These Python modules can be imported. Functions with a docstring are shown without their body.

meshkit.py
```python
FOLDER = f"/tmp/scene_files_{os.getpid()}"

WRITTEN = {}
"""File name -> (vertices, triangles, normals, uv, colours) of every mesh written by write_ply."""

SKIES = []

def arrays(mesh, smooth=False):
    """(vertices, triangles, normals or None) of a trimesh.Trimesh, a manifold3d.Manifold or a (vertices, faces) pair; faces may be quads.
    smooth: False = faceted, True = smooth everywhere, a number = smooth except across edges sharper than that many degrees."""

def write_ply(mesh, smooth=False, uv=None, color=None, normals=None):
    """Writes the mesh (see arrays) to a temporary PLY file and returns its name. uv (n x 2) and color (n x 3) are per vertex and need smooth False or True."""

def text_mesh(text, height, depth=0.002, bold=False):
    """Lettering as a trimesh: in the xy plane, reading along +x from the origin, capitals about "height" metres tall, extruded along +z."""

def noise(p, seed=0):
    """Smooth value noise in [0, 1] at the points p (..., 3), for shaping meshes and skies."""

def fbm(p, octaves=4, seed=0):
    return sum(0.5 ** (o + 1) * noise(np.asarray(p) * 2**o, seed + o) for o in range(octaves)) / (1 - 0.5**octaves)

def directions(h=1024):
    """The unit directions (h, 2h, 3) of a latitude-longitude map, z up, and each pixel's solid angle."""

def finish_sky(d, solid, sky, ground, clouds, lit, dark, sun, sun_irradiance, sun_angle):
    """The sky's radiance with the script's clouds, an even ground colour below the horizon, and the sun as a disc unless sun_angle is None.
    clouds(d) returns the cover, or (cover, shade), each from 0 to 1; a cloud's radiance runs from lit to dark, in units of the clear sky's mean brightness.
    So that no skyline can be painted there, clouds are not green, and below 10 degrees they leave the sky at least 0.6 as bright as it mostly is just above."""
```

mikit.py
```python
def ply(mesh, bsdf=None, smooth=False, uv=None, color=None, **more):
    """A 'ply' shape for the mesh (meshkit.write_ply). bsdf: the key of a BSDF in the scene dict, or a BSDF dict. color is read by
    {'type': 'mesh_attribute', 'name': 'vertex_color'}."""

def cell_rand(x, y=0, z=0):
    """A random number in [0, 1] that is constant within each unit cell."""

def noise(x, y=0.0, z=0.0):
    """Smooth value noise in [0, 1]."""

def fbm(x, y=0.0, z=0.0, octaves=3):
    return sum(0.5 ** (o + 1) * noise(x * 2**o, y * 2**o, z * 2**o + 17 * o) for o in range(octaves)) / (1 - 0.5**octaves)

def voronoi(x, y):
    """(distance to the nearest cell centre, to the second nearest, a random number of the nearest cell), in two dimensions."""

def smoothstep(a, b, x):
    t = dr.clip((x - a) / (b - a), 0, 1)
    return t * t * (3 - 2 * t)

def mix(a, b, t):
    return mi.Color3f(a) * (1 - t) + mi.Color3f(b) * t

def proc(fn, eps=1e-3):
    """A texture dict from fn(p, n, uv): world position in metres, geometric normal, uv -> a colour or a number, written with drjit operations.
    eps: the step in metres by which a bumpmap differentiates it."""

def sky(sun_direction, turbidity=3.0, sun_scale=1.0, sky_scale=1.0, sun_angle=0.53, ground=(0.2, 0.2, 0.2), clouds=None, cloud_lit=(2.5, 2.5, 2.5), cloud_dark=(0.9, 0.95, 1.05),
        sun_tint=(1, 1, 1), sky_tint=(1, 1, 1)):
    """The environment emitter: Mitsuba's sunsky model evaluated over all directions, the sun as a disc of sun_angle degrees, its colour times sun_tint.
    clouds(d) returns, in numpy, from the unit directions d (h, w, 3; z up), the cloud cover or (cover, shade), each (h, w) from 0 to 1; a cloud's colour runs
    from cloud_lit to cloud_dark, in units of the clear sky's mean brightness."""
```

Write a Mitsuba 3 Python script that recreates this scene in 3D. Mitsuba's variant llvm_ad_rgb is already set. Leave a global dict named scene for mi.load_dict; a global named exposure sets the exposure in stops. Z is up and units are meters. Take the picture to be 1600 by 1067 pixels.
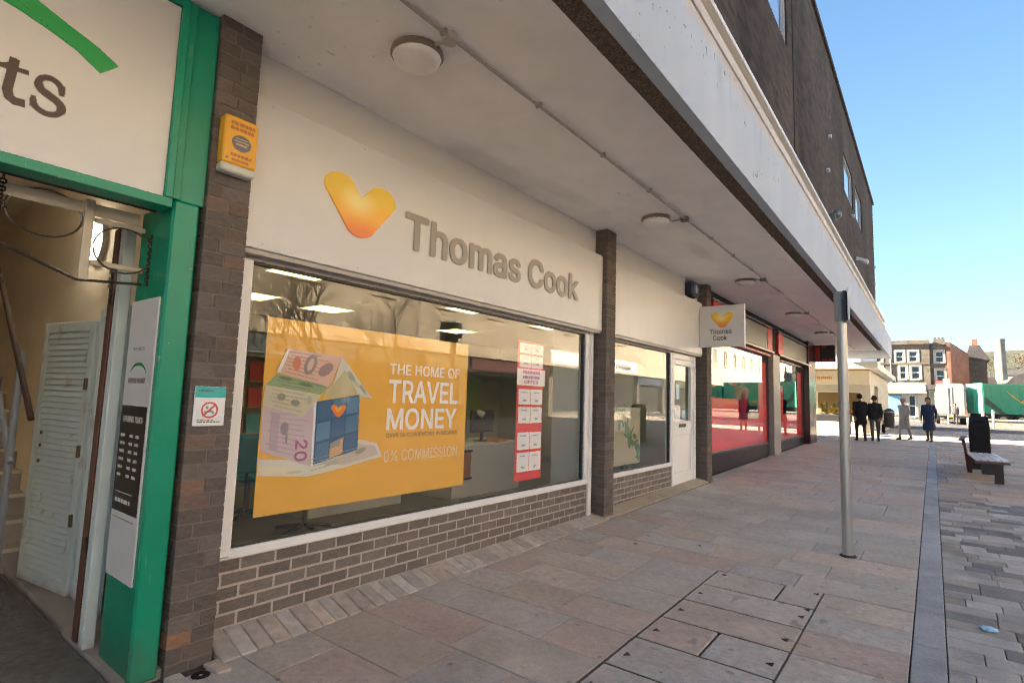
import math, random
import numpy as np, trimesh, manifold3d as m3
import mitsuba as mi, drjit as dr
import mikit, meshkit
from shapely.geometry import Polygon, LineString, Point, box as sbox
from shapely.ops import unary_union
T = mi.ScalarTransform4f
scene, labels = {}, {}
rng = random.Random(7)
PI = math.pi

# ------------------------------------------------------------------ camera, sky, exposure
YAW, PITCH, ROLL, FPX, EYE = .658, .1014, .0321, 851.9, (0.0, 0.0, 1.60)
fw = np.array([math.cos(PITCH)*math.cos(YAW), math.cos(PITCH)*math.sin(YAW), math.sin(PITCH)])
r0 = np.array([math.sin(YAW), -math.cos(YAW), 0]); u0 = np.cross(r0, fw)
up = -math.sin(ROLL)*r0 + math.cos(ROLL)*u0
scene['camera'] = {'type': 'perspective', 'fov': math.degrees(2*math.atan(800/FPX)), 'fov_axis': 'x', 'near_clip': .05, 'far_clip': 5000.,
                   'to_world': T().look_at(origin=list(EYE), target=(np.array(EYE)+fw).tolist(), up=up.tolist())}
SUN_EL = math.radians(24)
scene['sky'] = mikit.sky([-.24*math.cos(SUN_EL), .97*math.cos(SUN_EL), math.sin(SUN_EL)], turbidity=2.0, ground=(.16, .15, .14), sun_scale=1.7, sky_scale=.57, sun_tint=(.88, .96, 1.14), sky_tint=(.97, 1.0, 1.0))
exposure = 4.32

# ------------------------------------------------------------------ helpers
def numbered(k):
    if k not in scene and not any(s.startswith(k+'__') for s in scene): return k
    i = 1
    while True:
        n = '%s_%03d' % (k, i)
        if n not in USED and n not in scene: return n
        i += 1
USED = {'': 1}
COUNT = {}
def key(k):
    c = COUNT.get(k, -1)+1; COUNT[k] = c
    return k if c == 0 else '%s_%03d' % (k, c)
def thing(name, label, cat, group=None):
    k = key(name); labels[k] = {'label': label, 'category': cat}
    if group: labels[k]['group'] = group
    return k
def struct(name, kind='structure', label=None):
    k = key(name); labels[k] = {'kind': kind}
    if label: labels[k]['label'] = label
    return k
def tm(mesh):
    if hasattr(mesh, 'to_mesh'):
        m = mesh.to_mesh(); return trimesh.Trimesh(m.vert_properties[:, :3], m.tri_verts, process=False)
    return mesh
def put(k, mesh, bsdf, col=None, r=None, smooth=False, **kw):
    """one entry of the scene under exactly this key; col: a colour for the vertex-coloured paints, r: two numbers that vary a procedural material"""
    mesh = tm(mesh)
    if isinstance(mesh, list): mesh = trimesh.util.concatenate(mesh)
    a = {}
    if col is not None:
        c = np.asarray(col, float); a['color'] = np.tile(c, (len(mesh.vertices), 1)) if c.ndim == 1 else c
    if r is not None:
        rr = np.asarray(r, float); a['uv'] = np.tile(rr, (len(mesh.vertices), 1)) if rr.ndim == 1 else rr
    if a and smooth not in (False, True):
        mesh = trimesh.graph.smooth_shade(mesh, angle=math.radians(smooth), facet_minarea=None)
        if 'color' in a: a['color'] = np.tile(np.asarray(col, float), (len(mesh.vertices), 1))
        if 'uv' in a: a['uv'] = np.tile(np.asarray(r, float), (len(mesh.vertices), 1))
        smooth = True
    scene[k] = mikit.ply(mesh, bsdf, smooth=smooth, **a, **kw)
    return k
def part(parent, name, mesh, bsdf, col=None, r=None, smooth=False, **kw):
    if name in ('print', 'table_print', 'leaf_print'):
        k = key(parent+'__'+name); labels[k] = {'kind': 'stuff'}; return put(k, mesh, bsdf, col, r, smooth, **kw)
    return put(key(parent+'__'+name), mesh, bsdf, col, r, smooth, **kw)

BF = np.array([[0,1,3],[0,3,2],[4,6,7],[4,7,5],[0,4,5],[0,5,1],[2,3,7],[2,7,6],[0,2,6],[0,6,4],[1,5,7],[1,7,3]])
def bx(x0, x1, y0, y1, z0, z1):
    v = np.array([[x, y, z] for x in (x0, x1) for y in (y0, y1) for z in (z0, z1)], float)
    return trimesh.Trimesh(v, BF, process=False)
def cbx(x0, x1, y0, y1, z0, z1, b=.004):
    """box with chamfered edges"""
    pts = []
    for x, sx in ((x0, 1), (x1, -1)):
        for y, sy in ((y0, 1), (y1, -1)):
            for z, sz in ((z0, 1), (z1, -1)):
                pts += [[x, y+sy*b, z+sz*b], [x+sx*b, y, z+sz*b], [x+sx*b, y+sy*b, z]]
    return trimesh.convex.convex_hull(np.array(pts))
def xf(mesh, loc=(0, 0, 0), rz=0, rx=0, ry=0):
    m = mesh.copy()
    for a, ax in ((rx, [1, 0, 0]), (ry, [0, 1, 0]), (rz, [0, 0, 1])):
        if a: m.apply_transform(trimesh.transformations.rotation_matrix(a, ax))
    m.apply_translation(loc); return m
def cat(*ms):
    return trimesh.util.concatenate([tm(m) for m in ms])
def tube(pts, r, n=8):
    p = np.asarray(pts, float); rad = np.broadcast_to(r, (len(p),)).astype(float)
    t = np.gradient(p, axis=0); t /= np.linalg.norm(t, axis=1, keepdims=True)+1e-12
    ref = np.array([0, 0, 1.]) if abs(t[:, 2]).mean() < .8 else np.array([1., 0, 0])
    a = np.cross(t, ref); a /= np.linalg.norm(a, axis=1, keepdims=True)+1e-12
    b = np.cross(t, a); ang = np.arange(n)*2*PI/n
    v = p[:, None]+rad[:, None, None]*(np.cos(ang)[None, :, None]*a[:, None]+np.sin(ang)[None, :, None]*b[:, None])
    v = v.reshape(-1, 3); f = []
    for i in range(len(p)-1):
        for j in range(n):
            k = (j+1) % n; f += [[i*n+j, (i+1)*n+k, i*n+k], [i*n+j, (i+1)*n+j, (i+1)*n+k]]
    e = (len(p)-1)*n
    for j in range(1, n-1): f += [[0, j, j+1], [e, e+j+1, e+j]]
    m = trimesh.Trimesh(v, np.array(f), process=False)
    if m.volume < 0: m.invert()
    return m
def cyl(p0, p1, r, n=16, r1=None):
    return tube([p0, p1], [r, r if r1 is None else r1], n)
def lathe(profile, n=24, loc=(0, 0, 0)):
    m = trimesh.creation.revolve(np.asarray(profile, float), sections=n); m.apply_translation(loc)
    if m.volume < 0: m.invert()
    return m
def ext(poly, d):
    g = getattr(poly, 'geoms', [poly])
    return trimesh.util.concatenate([trimesh.creation.extrude_polygon(p, d, engine='earcut') for p in g if p.area > 1e-9])
def onwall(mesh, y):      # xy plane -> xz plane, facing -y, back at y
    m = mesh.copy(); m.apply_transform(np.array([[1, 0, 0, 0], [0, 0, -1, y], [0, 1, 0, 0], [0, 0, 0, 1.]])); return m
def onside(mesh, x):      # xy plane -> a face looking to -x: reads towards -y
    m = mesh.copy(); m.apply_transform(np.array([[0, 0, -1, x], [-1, 0, 0, 0], [0, 1, 0, 0], [0, 0, 0, 1.]])); return m
def fit(mesh, x0, x1, y0, y1):
    m = mesh.copy(); b = m.bounds
    m.apply_translation([-b[0, 0], -b[0, 1], -b[0, 2]]); s = b[1]-b[0]
    m.apply_scale([(x1-x0)/s[0], (y1-y0)/s[1], 1]); m.apply_translation([x0, y0, 0]); return m
def text(s, x0, x1, y0, y1, depth=.002, bold=True, thick=0):
    m = fit(meshkit.text_mesh(s, .1, depth, bold), x0, x1, y0, y1)
    if not thick: return m
    g = [trimesh.path.polygons.projected(p, [0, 0, 1]).buffer(thick, join_style=2) for p in m.split(only_watertight=False)]
    return trimesh.util.concatenate([ext(p, depth) for p in g])
def gz(x): return .015*(min(max(x, -60), 36)-1)
def slope(mesh):          # lay a mesh built on a level ground onto the sloping ground
    m = mesh.copy(); v = np.array(m.vertices); v[:, 2] += .015*(np.clip(v[:, 0], -60, 36)-1); m.vertices = v; return m
def heart(w, h, lean=0.0):
    """a rounded heart made of two thick strokes, in a w x h box from the origin"""
    a = LineString([(.20, .70), (.50, .22)]).buffer(.215); b = LineString([(.80, .70), (.50, .22)]).buffer(.215)
    g = unary_union([a, b]); x0, y0, x1, y1 = g.bounds
    from shapely import affinity
    g = affinity.translate(g, -x0, -y0); return affinity.scale(g, w/(x1-x0), h/(y1-y0), origin=(0, 0))

# ------------------------------------------------------------------ materials
proc, noise, fbm, mix, sst = mikit.proc, mikit.noise, mikit.fbm, mikit.mix, mikit.smoothstep
F = mi.Float
def rgb(*c): return {'type': 'rgb', 'value': list(c)}
VC = {'type': 'mesh_attribute', 'name': 'vertex_color'}
def two(b): return {'type': 'twosided', 'bsdf': b}
def prin(col, rough=.6, spec=.5, **k): return two({'type': 'principled', 'base_color': col, 'roughness': rough, 'specular': spec, **k})
def bump(b, fn, scale, eps=2e-3): return two({'type': 'bumpmap', 'arbitrary': proc(fn, eps), 'scale': scale, 'bsdf': b['bsdf']})

scene['matte'] = prin(VC, .75, .3)
scene['satin'] = prin(VC, .38, .5)
scene['gloss'] = prin(VC, .16, .5)
scene['metal'] = prin(VC, .32, .5, metallic=.9)
scene['cloth'] = prin(VC, .95, .1)
scene['glass'] = {'type': 'thindielectric', 'int_ior': 1.52}
scene['sky_glass'] = prin(rgb(.62, .68, .74), .04, .5, metallic=.85)
scene['frosted'] = prin(rgb(.75, .75, .73), .35)

def f_brick(p, n, uv):
    r = uv.x
    c = mix((.122, .105, .096), (.094, .080, .073), sst(0, .5, r))
    c = mix(c, (.132, .094, .077), sst(.86, .92, r)); c = mix(c, (.20, .115, .075), sst(.962, .975, r)*sst(1.9, 1.3, p.z))
    k = .70+.60*fbm(p.x*38, p.y*38, p.z*60, 3)
    return c*k*(.90+.2*uv.y)
def h_brick(p, n, uv): return fbm(p.x*90, p.y*90, p.z*90, 3)
scene['brick'] = bump(prin(proc(f_brick), .8, .3), h_brick, .003)
scene['mortar_light'] = prin(proc(lambda p, n, uv: mi.Color3f(.42, .37, .34)*(.7+.5*fbm(p.x*20, p.y*20, p.z*20, 3))), .95, .1)
scene['mortar_dark'] = prin(proc(lambda p, n, uv: mi.Color3f(.165, .142, .125)*(.7+.6*fbm(p.x*20, p.y*20, p.z*20, 3))), .95, .1)

def f_flag(p, n, uv):
    r = uv.x
    c = mix((.290, .275, .262), (.302, .280, .250), sst(.34, .44, r)); c = mix(c, (.325, .276, .228), sst(.68, .74, r))
    c = mix(c, (.315, .240, .208), sst(.86, .91, r))
    sp = noise(p.x*220, p.y*220, 3.); bl = fbm(p.x*3.1+uv.y*9, p.y*3.1, uv.x*7, 4); md = fbm(p.x*34, p.y*30, uv.y*5, 4)
    c = (c*.62+mi.Color3f(.300, .272, .245)*.38)*mi.Color3f(1.24, 1.23, 1.21)*(.93+.13*uv.y)*(.80+.38*bl)*(.78+.46*md)*(.88+.24*sp)
    spot = sst(.86, .91, noise(p.x*13+3, p.y*13, 8.))*sst(.4, .7, noise(p.x*.9, p.y*.9, 5.))*.3
    a, b, q = mikit.voronoi(p.x*3.1, p.y*3.1)
    gum = sst(.075, .05, a+.03*noise(p.x*60, p.y*60, 2.))*sst(.52, .56, q)
    st = sst(.56, .72, fbm(p.x*.8+3, p.y*.8, 11., 5))*.16
    c = mix(c, mix((.12, .115, .11), (.36, .34, .31), sst(.74, .8, q)), gum*.55)
    return c*(1-spot)*(1-st)
scene['flag'] = bump(prin(proc(f_flag), .72, .35), lambda p, n, uv: fbm(p.x*45, p.y*45, 1., 4), .004)
def f_block(p, n, uv):
    c = mix((.36, .345, .33), (.185, .178, .175), sst(.62, .66, uv.x)); c = mix(c, (.275, .25, .225), sst(.2, .16, uv.x))
    return c*(.85+.3*uv.y)*(.7+.5*fbm(p.x*6, p.y*6, 2., 3))*(.84+.32*noise(p.x*160, p.y*160, 3.))
scene['block'] = bump(prin(proc(f_block), .75, .3), lambda p, n, uv: fbm(p.x*60, p.y*60, 1., 3), .003)
scene['granite'] = prin(proc(lambda p, n, uv: mi.Color3f(.29, .30, .31)*(.88+.24*uv.x)*(.75+.4*fbm(p.x*5, p.y*5, 1., 3))*(.8+.4*noise(p.x*200, p.y*200, 1.))), .65, .35)
def f_joint(p, n, uv): return mi.Color3f(.075, .068, .060)*(.6+.8*fbm(p.x*14, p.y*14, 1., 3))
scene['joint'] = prin(proc(f_joint), .95, .1)
def f_sett(p, n, uv):
    c = mix((.44, .41, .37), (.45, .37, .31), uv.x)
    return c*(.8+.3*uv.y)*(.66+.6*fbm(p.x*22, p.y*22, p.z*22, 4))
scene['sett'] = bump(prin(proc(f_sett), .85, .2), lambda p, n, uv: fbm(p.x*40, p.y*40, p.z*40, 3), .006)
def f_square(p, n, uv):
    row = dr.floor(p.x/.445); q = p.y/.78+mikit.cell_rand(row, 4.)*7; r = mikit.cell_rand(row, dr.floor(q)); fx = p.x/.445-row; fy = q-dr.floor(q)
    j = dr.maximum(sst(.03, .0, dr.minimum(fx, 1-fx)), sst(.017, .0, dr.minimum(fy, 1-fy)))
    c = mix((.27, .25, .23), (.30, .245, .205), sst(.4, .7, r)); c = c*1.15*(.8+.4*mikit.cell_rand(row+9, dr.floor(q)))*(.7+.6*fbm(p.x*2, p.y*2, 1., 4))
    return mix(c, (.08, .073, .065), j*.8)
scene['square'] = prin(proc(f_square), .8, .25)
scene['asphalt'] = prin(proc(lambda p, n, uv: mi.Color3f(.075, .075, .080)*(.75+.5*fbm(p.x*.7, p.y*.7, 1., 4))*(.8+.4*noise(p.x*40, p.y*40))), .85, .3)
def f_soffit(p, n, uv):
    st = fbm(p.x*.55, p.y*1.3, 2., 4); s2 = fbm(p.x*5, p.y*5, 1., 3)
    c = mi.Color3f(.83, .825, .82)*(.86+.2*st)*(.95+.1*s2)
    run = sst(.58, .80, fbm(p.x*.5+5, p.y*2.2, 7., 4))*.13
    spk = sst(.93, .96, noise(p.x*23, p.y*23, 4.))*sst(.5, .7, noise(p.x*1.1, p.y*1.7, 9.))*.28
    return c*(1-run)*(1-spk)
scene['soffit'] = prin(proc(f_soffit), .85, .2)
def f_aggr(p, n, uv):
    a, b, r = mikit.voronoi(p.x*75, p.y*75+p.z*75)
    return mix((.075, .058, .045), (.20, .165, .125), r)*(.5+.6*sst(.0, .35, b-a))
scene['aggregate'] = bump(prin(proc(f_aggr), .85, .2), lambda p, n, uv: mikit.voronoi(p.x*75, p.y*75+p.z*75)[0], -.006)
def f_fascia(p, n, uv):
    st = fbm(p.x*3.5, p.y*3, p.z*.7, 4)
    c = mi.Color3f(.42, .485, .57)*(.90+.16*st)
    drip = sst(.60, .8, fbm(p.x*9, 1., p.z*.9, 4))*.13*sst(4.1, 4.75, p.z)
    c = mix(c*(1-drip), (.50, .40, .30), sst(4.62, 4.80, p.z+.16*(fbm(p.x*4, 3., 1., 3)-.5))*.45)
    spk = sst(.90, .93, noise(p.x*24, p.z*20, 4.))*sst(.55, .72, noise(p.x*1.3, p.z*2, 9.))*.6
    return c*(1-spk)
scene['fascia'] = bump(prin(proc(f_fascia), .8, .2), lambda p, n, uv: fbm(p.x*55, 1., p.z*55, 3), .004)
def f_upper(p, n, uv):
    cx = p.x/.235; row = dr.floor(p.z/.0835); q = cx+.5*(row-2*dr.floor(row/2)); r = mikit.cell_rand(dr.floor(q), row)
    fz = p.z/.0835-row; fx = q-dr.floor(q); j = dr.maximum(sst(.10, .02, dr.minimum(fz, 1-fz)), sst(.04, .0, dr.minimum(fx, 1-fx)))
    st = fbm(p.x*1.1, 1., p.z*.35, 4)
    c = mix((.040, .034, .032), (.074, .057, .049), r)*(.35+1.15*st)
    return mix(c, (.040, .037, .035), j*.7)
scene['dark_brickwork'] = prin(proc(f_upper), .85, .2)
scene['capping'] = prin(proc(lambda p, n, uv: mi.Color3f(.52, .49, .43)*(.7+.5*fbm(p.x*2, p.y*3, p.z*9, 4))), .5, .4)
def f_stone(p, n, uv):
    row = dr.floor(p.z/.26); q = (p.x+p.y)/.52+mikit.cell_rand(row, 2.)*3; r = mikit.cell_rand(dr.floor(q), row)
    fz = p.z/.26-row; j = sst(.06, .01, dr.minimum(fz, 1-fz))
    c = mix((.36, .305, .235), (.42, .365, .295), r)*(.7+.55*fbm(p.x*1.2, p.y*1.2, p.z*1.2, 4))
    return c*(1-.3*j)
scene['sandstone'] = prin(proc(f_stone), .85, .2)
def f_farstone(p, n, uv):
    row = dr.floor(p.z/.3); r = mikit.cell_rand(dr.floor((p.x+p.y)/.6+mikit.cell_rand(row, 2.)*3), row)
    return mix((.115, .102, .088), (.165, .147, .125), r)*(.65+.6*fbm(p.x*.6, p.y*.6, p.z*.6, 4))
scene['sooty_stone'] = prin(proc(f_farstone), .9, .2)
scene['red_stone'] = prin(proc(lambda p, n, uv: mi.Color3f(.23, .125, .095)*(.65+.6*fbm(p.x*.8, p.y*.8, p.z*1.3, 4))), .9, .2)
scene['slate'] = prin(proc(lambda p, n, uv: mi.Color3f(.075, .072, .075)*(.6+.7*fbm(p.x*2, p.y*2, p.z*2, 4))), .7, .3)
scene['render_cream'] = prin(proc(lambda p, n, uv: mi.Color3f(.50, .47, .39)*(.82+.3*fbm(p.x*1.5, p.y*1.5, p.z*1.5, 4))), .7, .3)
scene['hillside'] = prin(proc(lambda p, n, uv: mix((.045, .052, .042), (.078, .075, .062), fbm(p.x*.02, p.y*.03, p.z*.05, 5))), .95, .1)
scene['twigs'] = prin(proc(lambda p, n, uv: mix((.085, .068, .052), (.13, .105, .080), fbm(p.x*2, p.y*2, p.z*2, 3))), .9, .1)
def f_heart(p, n, uv):
    t = uv.y; c = mix((.78, .20, .035), (.80, .42, .04), sst(.05, .42, t)); c = mix(c, (.74, .52, .06), sst(.4, .8, t))
    d = dr.sqrt(dr.square(uv.x-.45)+dr.square(uv.y-.62)); return mix(c, (.86, .72, .30), sst(.34, .0, d))
scene['heart_print'] = prin(proc(f_heart), .3, .5)
scene['mat_rib'] = prin(proc(lambda p, n, uv: mi.Color3f(.12, .116, .114)*(.6+.8*fbm(p.x*30, p.y*30, 1., 3))), .95, .1)
def f_rusty(p, n, uv):
    c = mi.Color3f(.52, .61, .635)*(.88+.2*fbm(p.x*5, p.y*5, p.z*2, 3))
    ru = sst(.66, .74, fbm(p.x*9+2, p.y*9, p.z*5, 5))*.35+sst(.16, .03, p.z+.05*noise(p.x*20, p.y*20, 1.))*.75+sst(.93, .96, noise(p.x*30, p.y*30, p.z*26))*.5
    return mix(c, (.25, .12, .045), dr.clip(ru, 0, 1))
scene['chipped_blue'] = prin(proc(f_rusty), .5, .4)
scene['stair_wall'] = prin(proc(lambda p, n, uv: mi.Color3f(.62, .53, .40)*(.78+.4*fbm(p.x*1.1, p.y*1.1, p.z*1.4, 4))), .8, .2)
scene['concrete'] = prin(proc(lambda p, n, uv: mi.Color3f(.30, .285, .26)*(.6+.7*fbm(p.x*6, p.y*6, p.z*6, 5))), .9, .2)
scene['fillet'] = prin(proc(lambda p, n, uv: mi.Color3f(.34, .285, .215)*(.65+.65*fbm(p.x*9, p.y*9, p.z*9, 4))), .9, .2)
def f_sign(p, n, uv):
    dr_ = sst(.52, .8, fbm(p.x*7, p.y*7, p.z*.8, 4))*.03; top = sst(3.3, 3.52, p.z)*.06*noise(p.x*3, 1., 2.)
    return mi.Color3f(.595, .598, .60)*(.92+.13*fbm(p.x*.8, p.y*.8, p.z*1.2, 4))*(1-dr_-top)
scene['sign_white'] = prin(proc(f_sign), .34, .5)
def f_green(p, n, uv):
    c = mi.Color3f(.0, .245, .142)*(.82+.3*fbm(p.x*4, p.y*4, p.z*1.3, 4))
    dirt = sst(.55, .05, p.z+.35*fbm(p.x*9, p.y*9, p.z*5, 3))*.6; sc = sst(.80, .87, noise(p.x*70, p.y*70, p.z*9))*sst(.45, .6, noise(p.x*4, p.y*4, p.z*3))
    chip = sst(.90, .92, noise(p.x*55, p.y*55, p.z*50))*sst(.5, .62, noise(p.x*5+7, p.y*5, p.z*4))
    return mix(mix(mix(c, (.07, .075, .06), dirt), (.05, .30, .20), sc*.5), (.26, .27, .25), chip*.8)
scene['green_paint'] = bump(prin(proc(f_green), .36, .5), lambda p, n, uv: fbm(p.x*8, p.y*8, p.z*2.5, 3), .004)
scene['steel'] = prin(rgb(.46, .47, .47), .35, .5, metallic=.75)
WHITE, GREY, BLACK = (.74, .74, .74), (.33, .31, .29), (.025, .025, .027)
GREEN, RED, ORANGE = (.0, .27, .155), (.50, .03, .03), (.72, .40, .055)
# ------------------------------------------------------------------ ground
def sheet(xs, ys, dz):
    v, f = [], []
    for x in xs:
        for y in ys: v.append([x, y, gz(x)+dz])
    n = len(ys)
    for i in range(len(xs)-1):
        for j in range(n-1): a = i*n+j; f += [[a, a+n, a+n+1], [a, a+n+1, a+1]]
    return trimesh.Trimesh(np.array(v), np.array(f), process=False)
struct('ground'); put('ground', sheet([-3000, -60, 36, 60, 3000], [-3000, 0, 3000], -.03), 'asphalt')
struct('town_square'); put('town_square', sheet([-40, 36, 38.5], [-30, 20], -.016), 'square')
struct('road'); put('road', sheet([38.7, 82], [-60, 18], -.012), 'asphalt')
part('road', 'kerb', cat(bx(38.5, 38.68, -40, 4, gz(38)-.05, gz(38)+.015)), 'concrete')
part('road', 'kerb', bx(64, 64.2, -40, 14, gz(66)-.02, gz(66)+.13), 'concrete')

pv = struct('pavement')
FRONT = .17
put(pv, slope(sheet([-3, 27.5], [FRONT, 3.3], -.002)) if False else sheet([-3, 27.5], [FRONT, 3.62], -.004), 'joint')
COVER = (2.66, 5.32, .77, 1.63)
def flag(x0, x1, y0, y1, top=.010, g=.0028, r=None):
    e = [g+rng.uniform(-.0014, .0016) for _ in range(4)]
    m = cbx(x0+e[0], x1-e[1], y0+e[2], y1-e[3], -.02, top+rng.uniform(-.0016, .0016), .004)
    v = np.array(m.vertices); cx, cy = (x0+x1)/2, (y0+y1)/2; a = rng.uniform(-.004, .004)
    v[:, 2] += (v[:, 2] > 0)*((v[:, 0]-cx)*rng.uniform(-.006, .006)+(v[:, 1]-cy)*rng.uniform(-.004, .004))
    v[:, 0], v[:, 1] = v[:, 0]-(v[:, 1]-cy)*a*.5, v[:, 1]+(v[:, 0]-cx)*a
    m.vertices = v; return slope(m)
stuff, stuff_uv = [], []
k = -5
def rr(x, y):
    t = rng.random()
    return (t, rng.random())
SETT_Y = 3.315
xrow = [2.205+.4437*i for i in range(-7, 57)]
for i, x0 in enumerate(xrow[:-1]):
    x1 = xrow[i+1]
    spans = [(FRONT, SETT_Y if x0 < 10.2 else 3.56)]
    if x0 > COVER[0]-.05 and x1 < COVER[1]+.12: spans = [(FRONT, COVER[2]), (COVER[3], SETT_Y)]
    for a, b in spans:
        y = a
        cuts = [a]
        while True:
            s = rng.choice([.46, .58, .66, .74, .86, .98])*rng.uniform(.94, 1.06)
            if y+s > b-.28: break
            y += s; cuts.append(y)
        cuts.append(b)
        for ya, yb in zip(cuts, cuts[1:]):
            m = flag(x0, x1, ya, yb); r = rr(x0, ya)
            if x1 < 13.8: part(pv, 'flagstone', m, 'flag', r=r)
            else: stuff.append(m); stuff_uv.append(np.tile(r, (len(m.vertices), 1)))
# recessed covers with stone infill
crow = [2.66, 3.10, 3.545, 3.98, 4.42, 4.87, 5.32]
ctone = [(.1, .5), (.2, .6), (.9, .55), (.88, .45), (.5, .95), (.66, .9)]
for i in range(6):
    ys = [COVER[2], COVER[3]]
    if i == 2: ys = [COVER[2], 1.21, COVER[3]]
    if i == 5: ys = [COVER[2], 1.06, COVER[3]]
    for q in range(len(ys)-1):
        r = ctone[i]
        if i == 2 and q == 0: r = (.15, .6)
        if i == 5: r = (.45, .7) if q == 0 else (.70, .95)
        part(pv, 'flagstone', flag(crow[i]+.005, crow[i+1]-.005, ys[q]+.006, ys[q+1]-.006, .009, .004), 'flag', r=r)
edge = []
for i in range(1, 6):
    edge.append(slope(bx(crow[i]-.0035, crow[i]+.0035, COVER[2], COVER[3], -.01, .0085)))
for y in (COVER[2], COVER[3]): edge.append(slope(bx(2.66, 5.32, y-.0035, y+.0035, -.01, .0088)))
edge.append(slope(bx(5.315, 5.325, COVER[2], COVER[3], -.01, .0088)))
part(pv, 'cover_frame', edge, 'matte', col=(.075, .062, .052))
def eye(x, y, d):
    p = Polygon([(x, y), (x+.055, y), (x+.022, y+d*.04)])
    m = ext(p, .004); m.apply_translation([0, 0, .0095]); return slope(m)
for x, y, d in [(5.2, 1.56, -1), (4.60, 1.57, -1), (4.16, 1.57, -1), (3.70, 1.57, -1), (3.25, 1.57, -1), (2.8, 1.57, -1), (5.22, .80, 1), (4.80, .80, 1), (4.62, .81, 1), (4.12, .82, 1), (3.70, .82, 1), (6.0, 2.02, 1), (6.0, 2.6, 1), (5.6, 2.6, -1)]:
    part(pv, 'lifting_eye', eye(x, y, d), 'metal', col=(.035, .033, .032))
put(key(pv+'__far_flagstones'), trimesh.util.concatenate(stuff), 'flag', r=np.vstack(stuff_uv)); labels[pv+'__far_flagstones'] = {'kind': 'stuff'}

kb = struct('kerb_band')
put(kb, sheet([-3, 27.5], [-.012, FRONT], -.003), 'joint')
x = -1.4
while x < 27:
    L = rng.choice([.62, .75, .9]); m = slope(cbx(x+.004, x+L-.004, -.008, FRONT-.006, -.02, .011, .003))
    if x < 13: part(kb, 'kerb_stone', m, 'granite', r=(rng.random(), 0))
    else: part(kb, 'kerb_stone', m, 'granite', r=(rng.random(), 0))
    x += L

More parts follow.
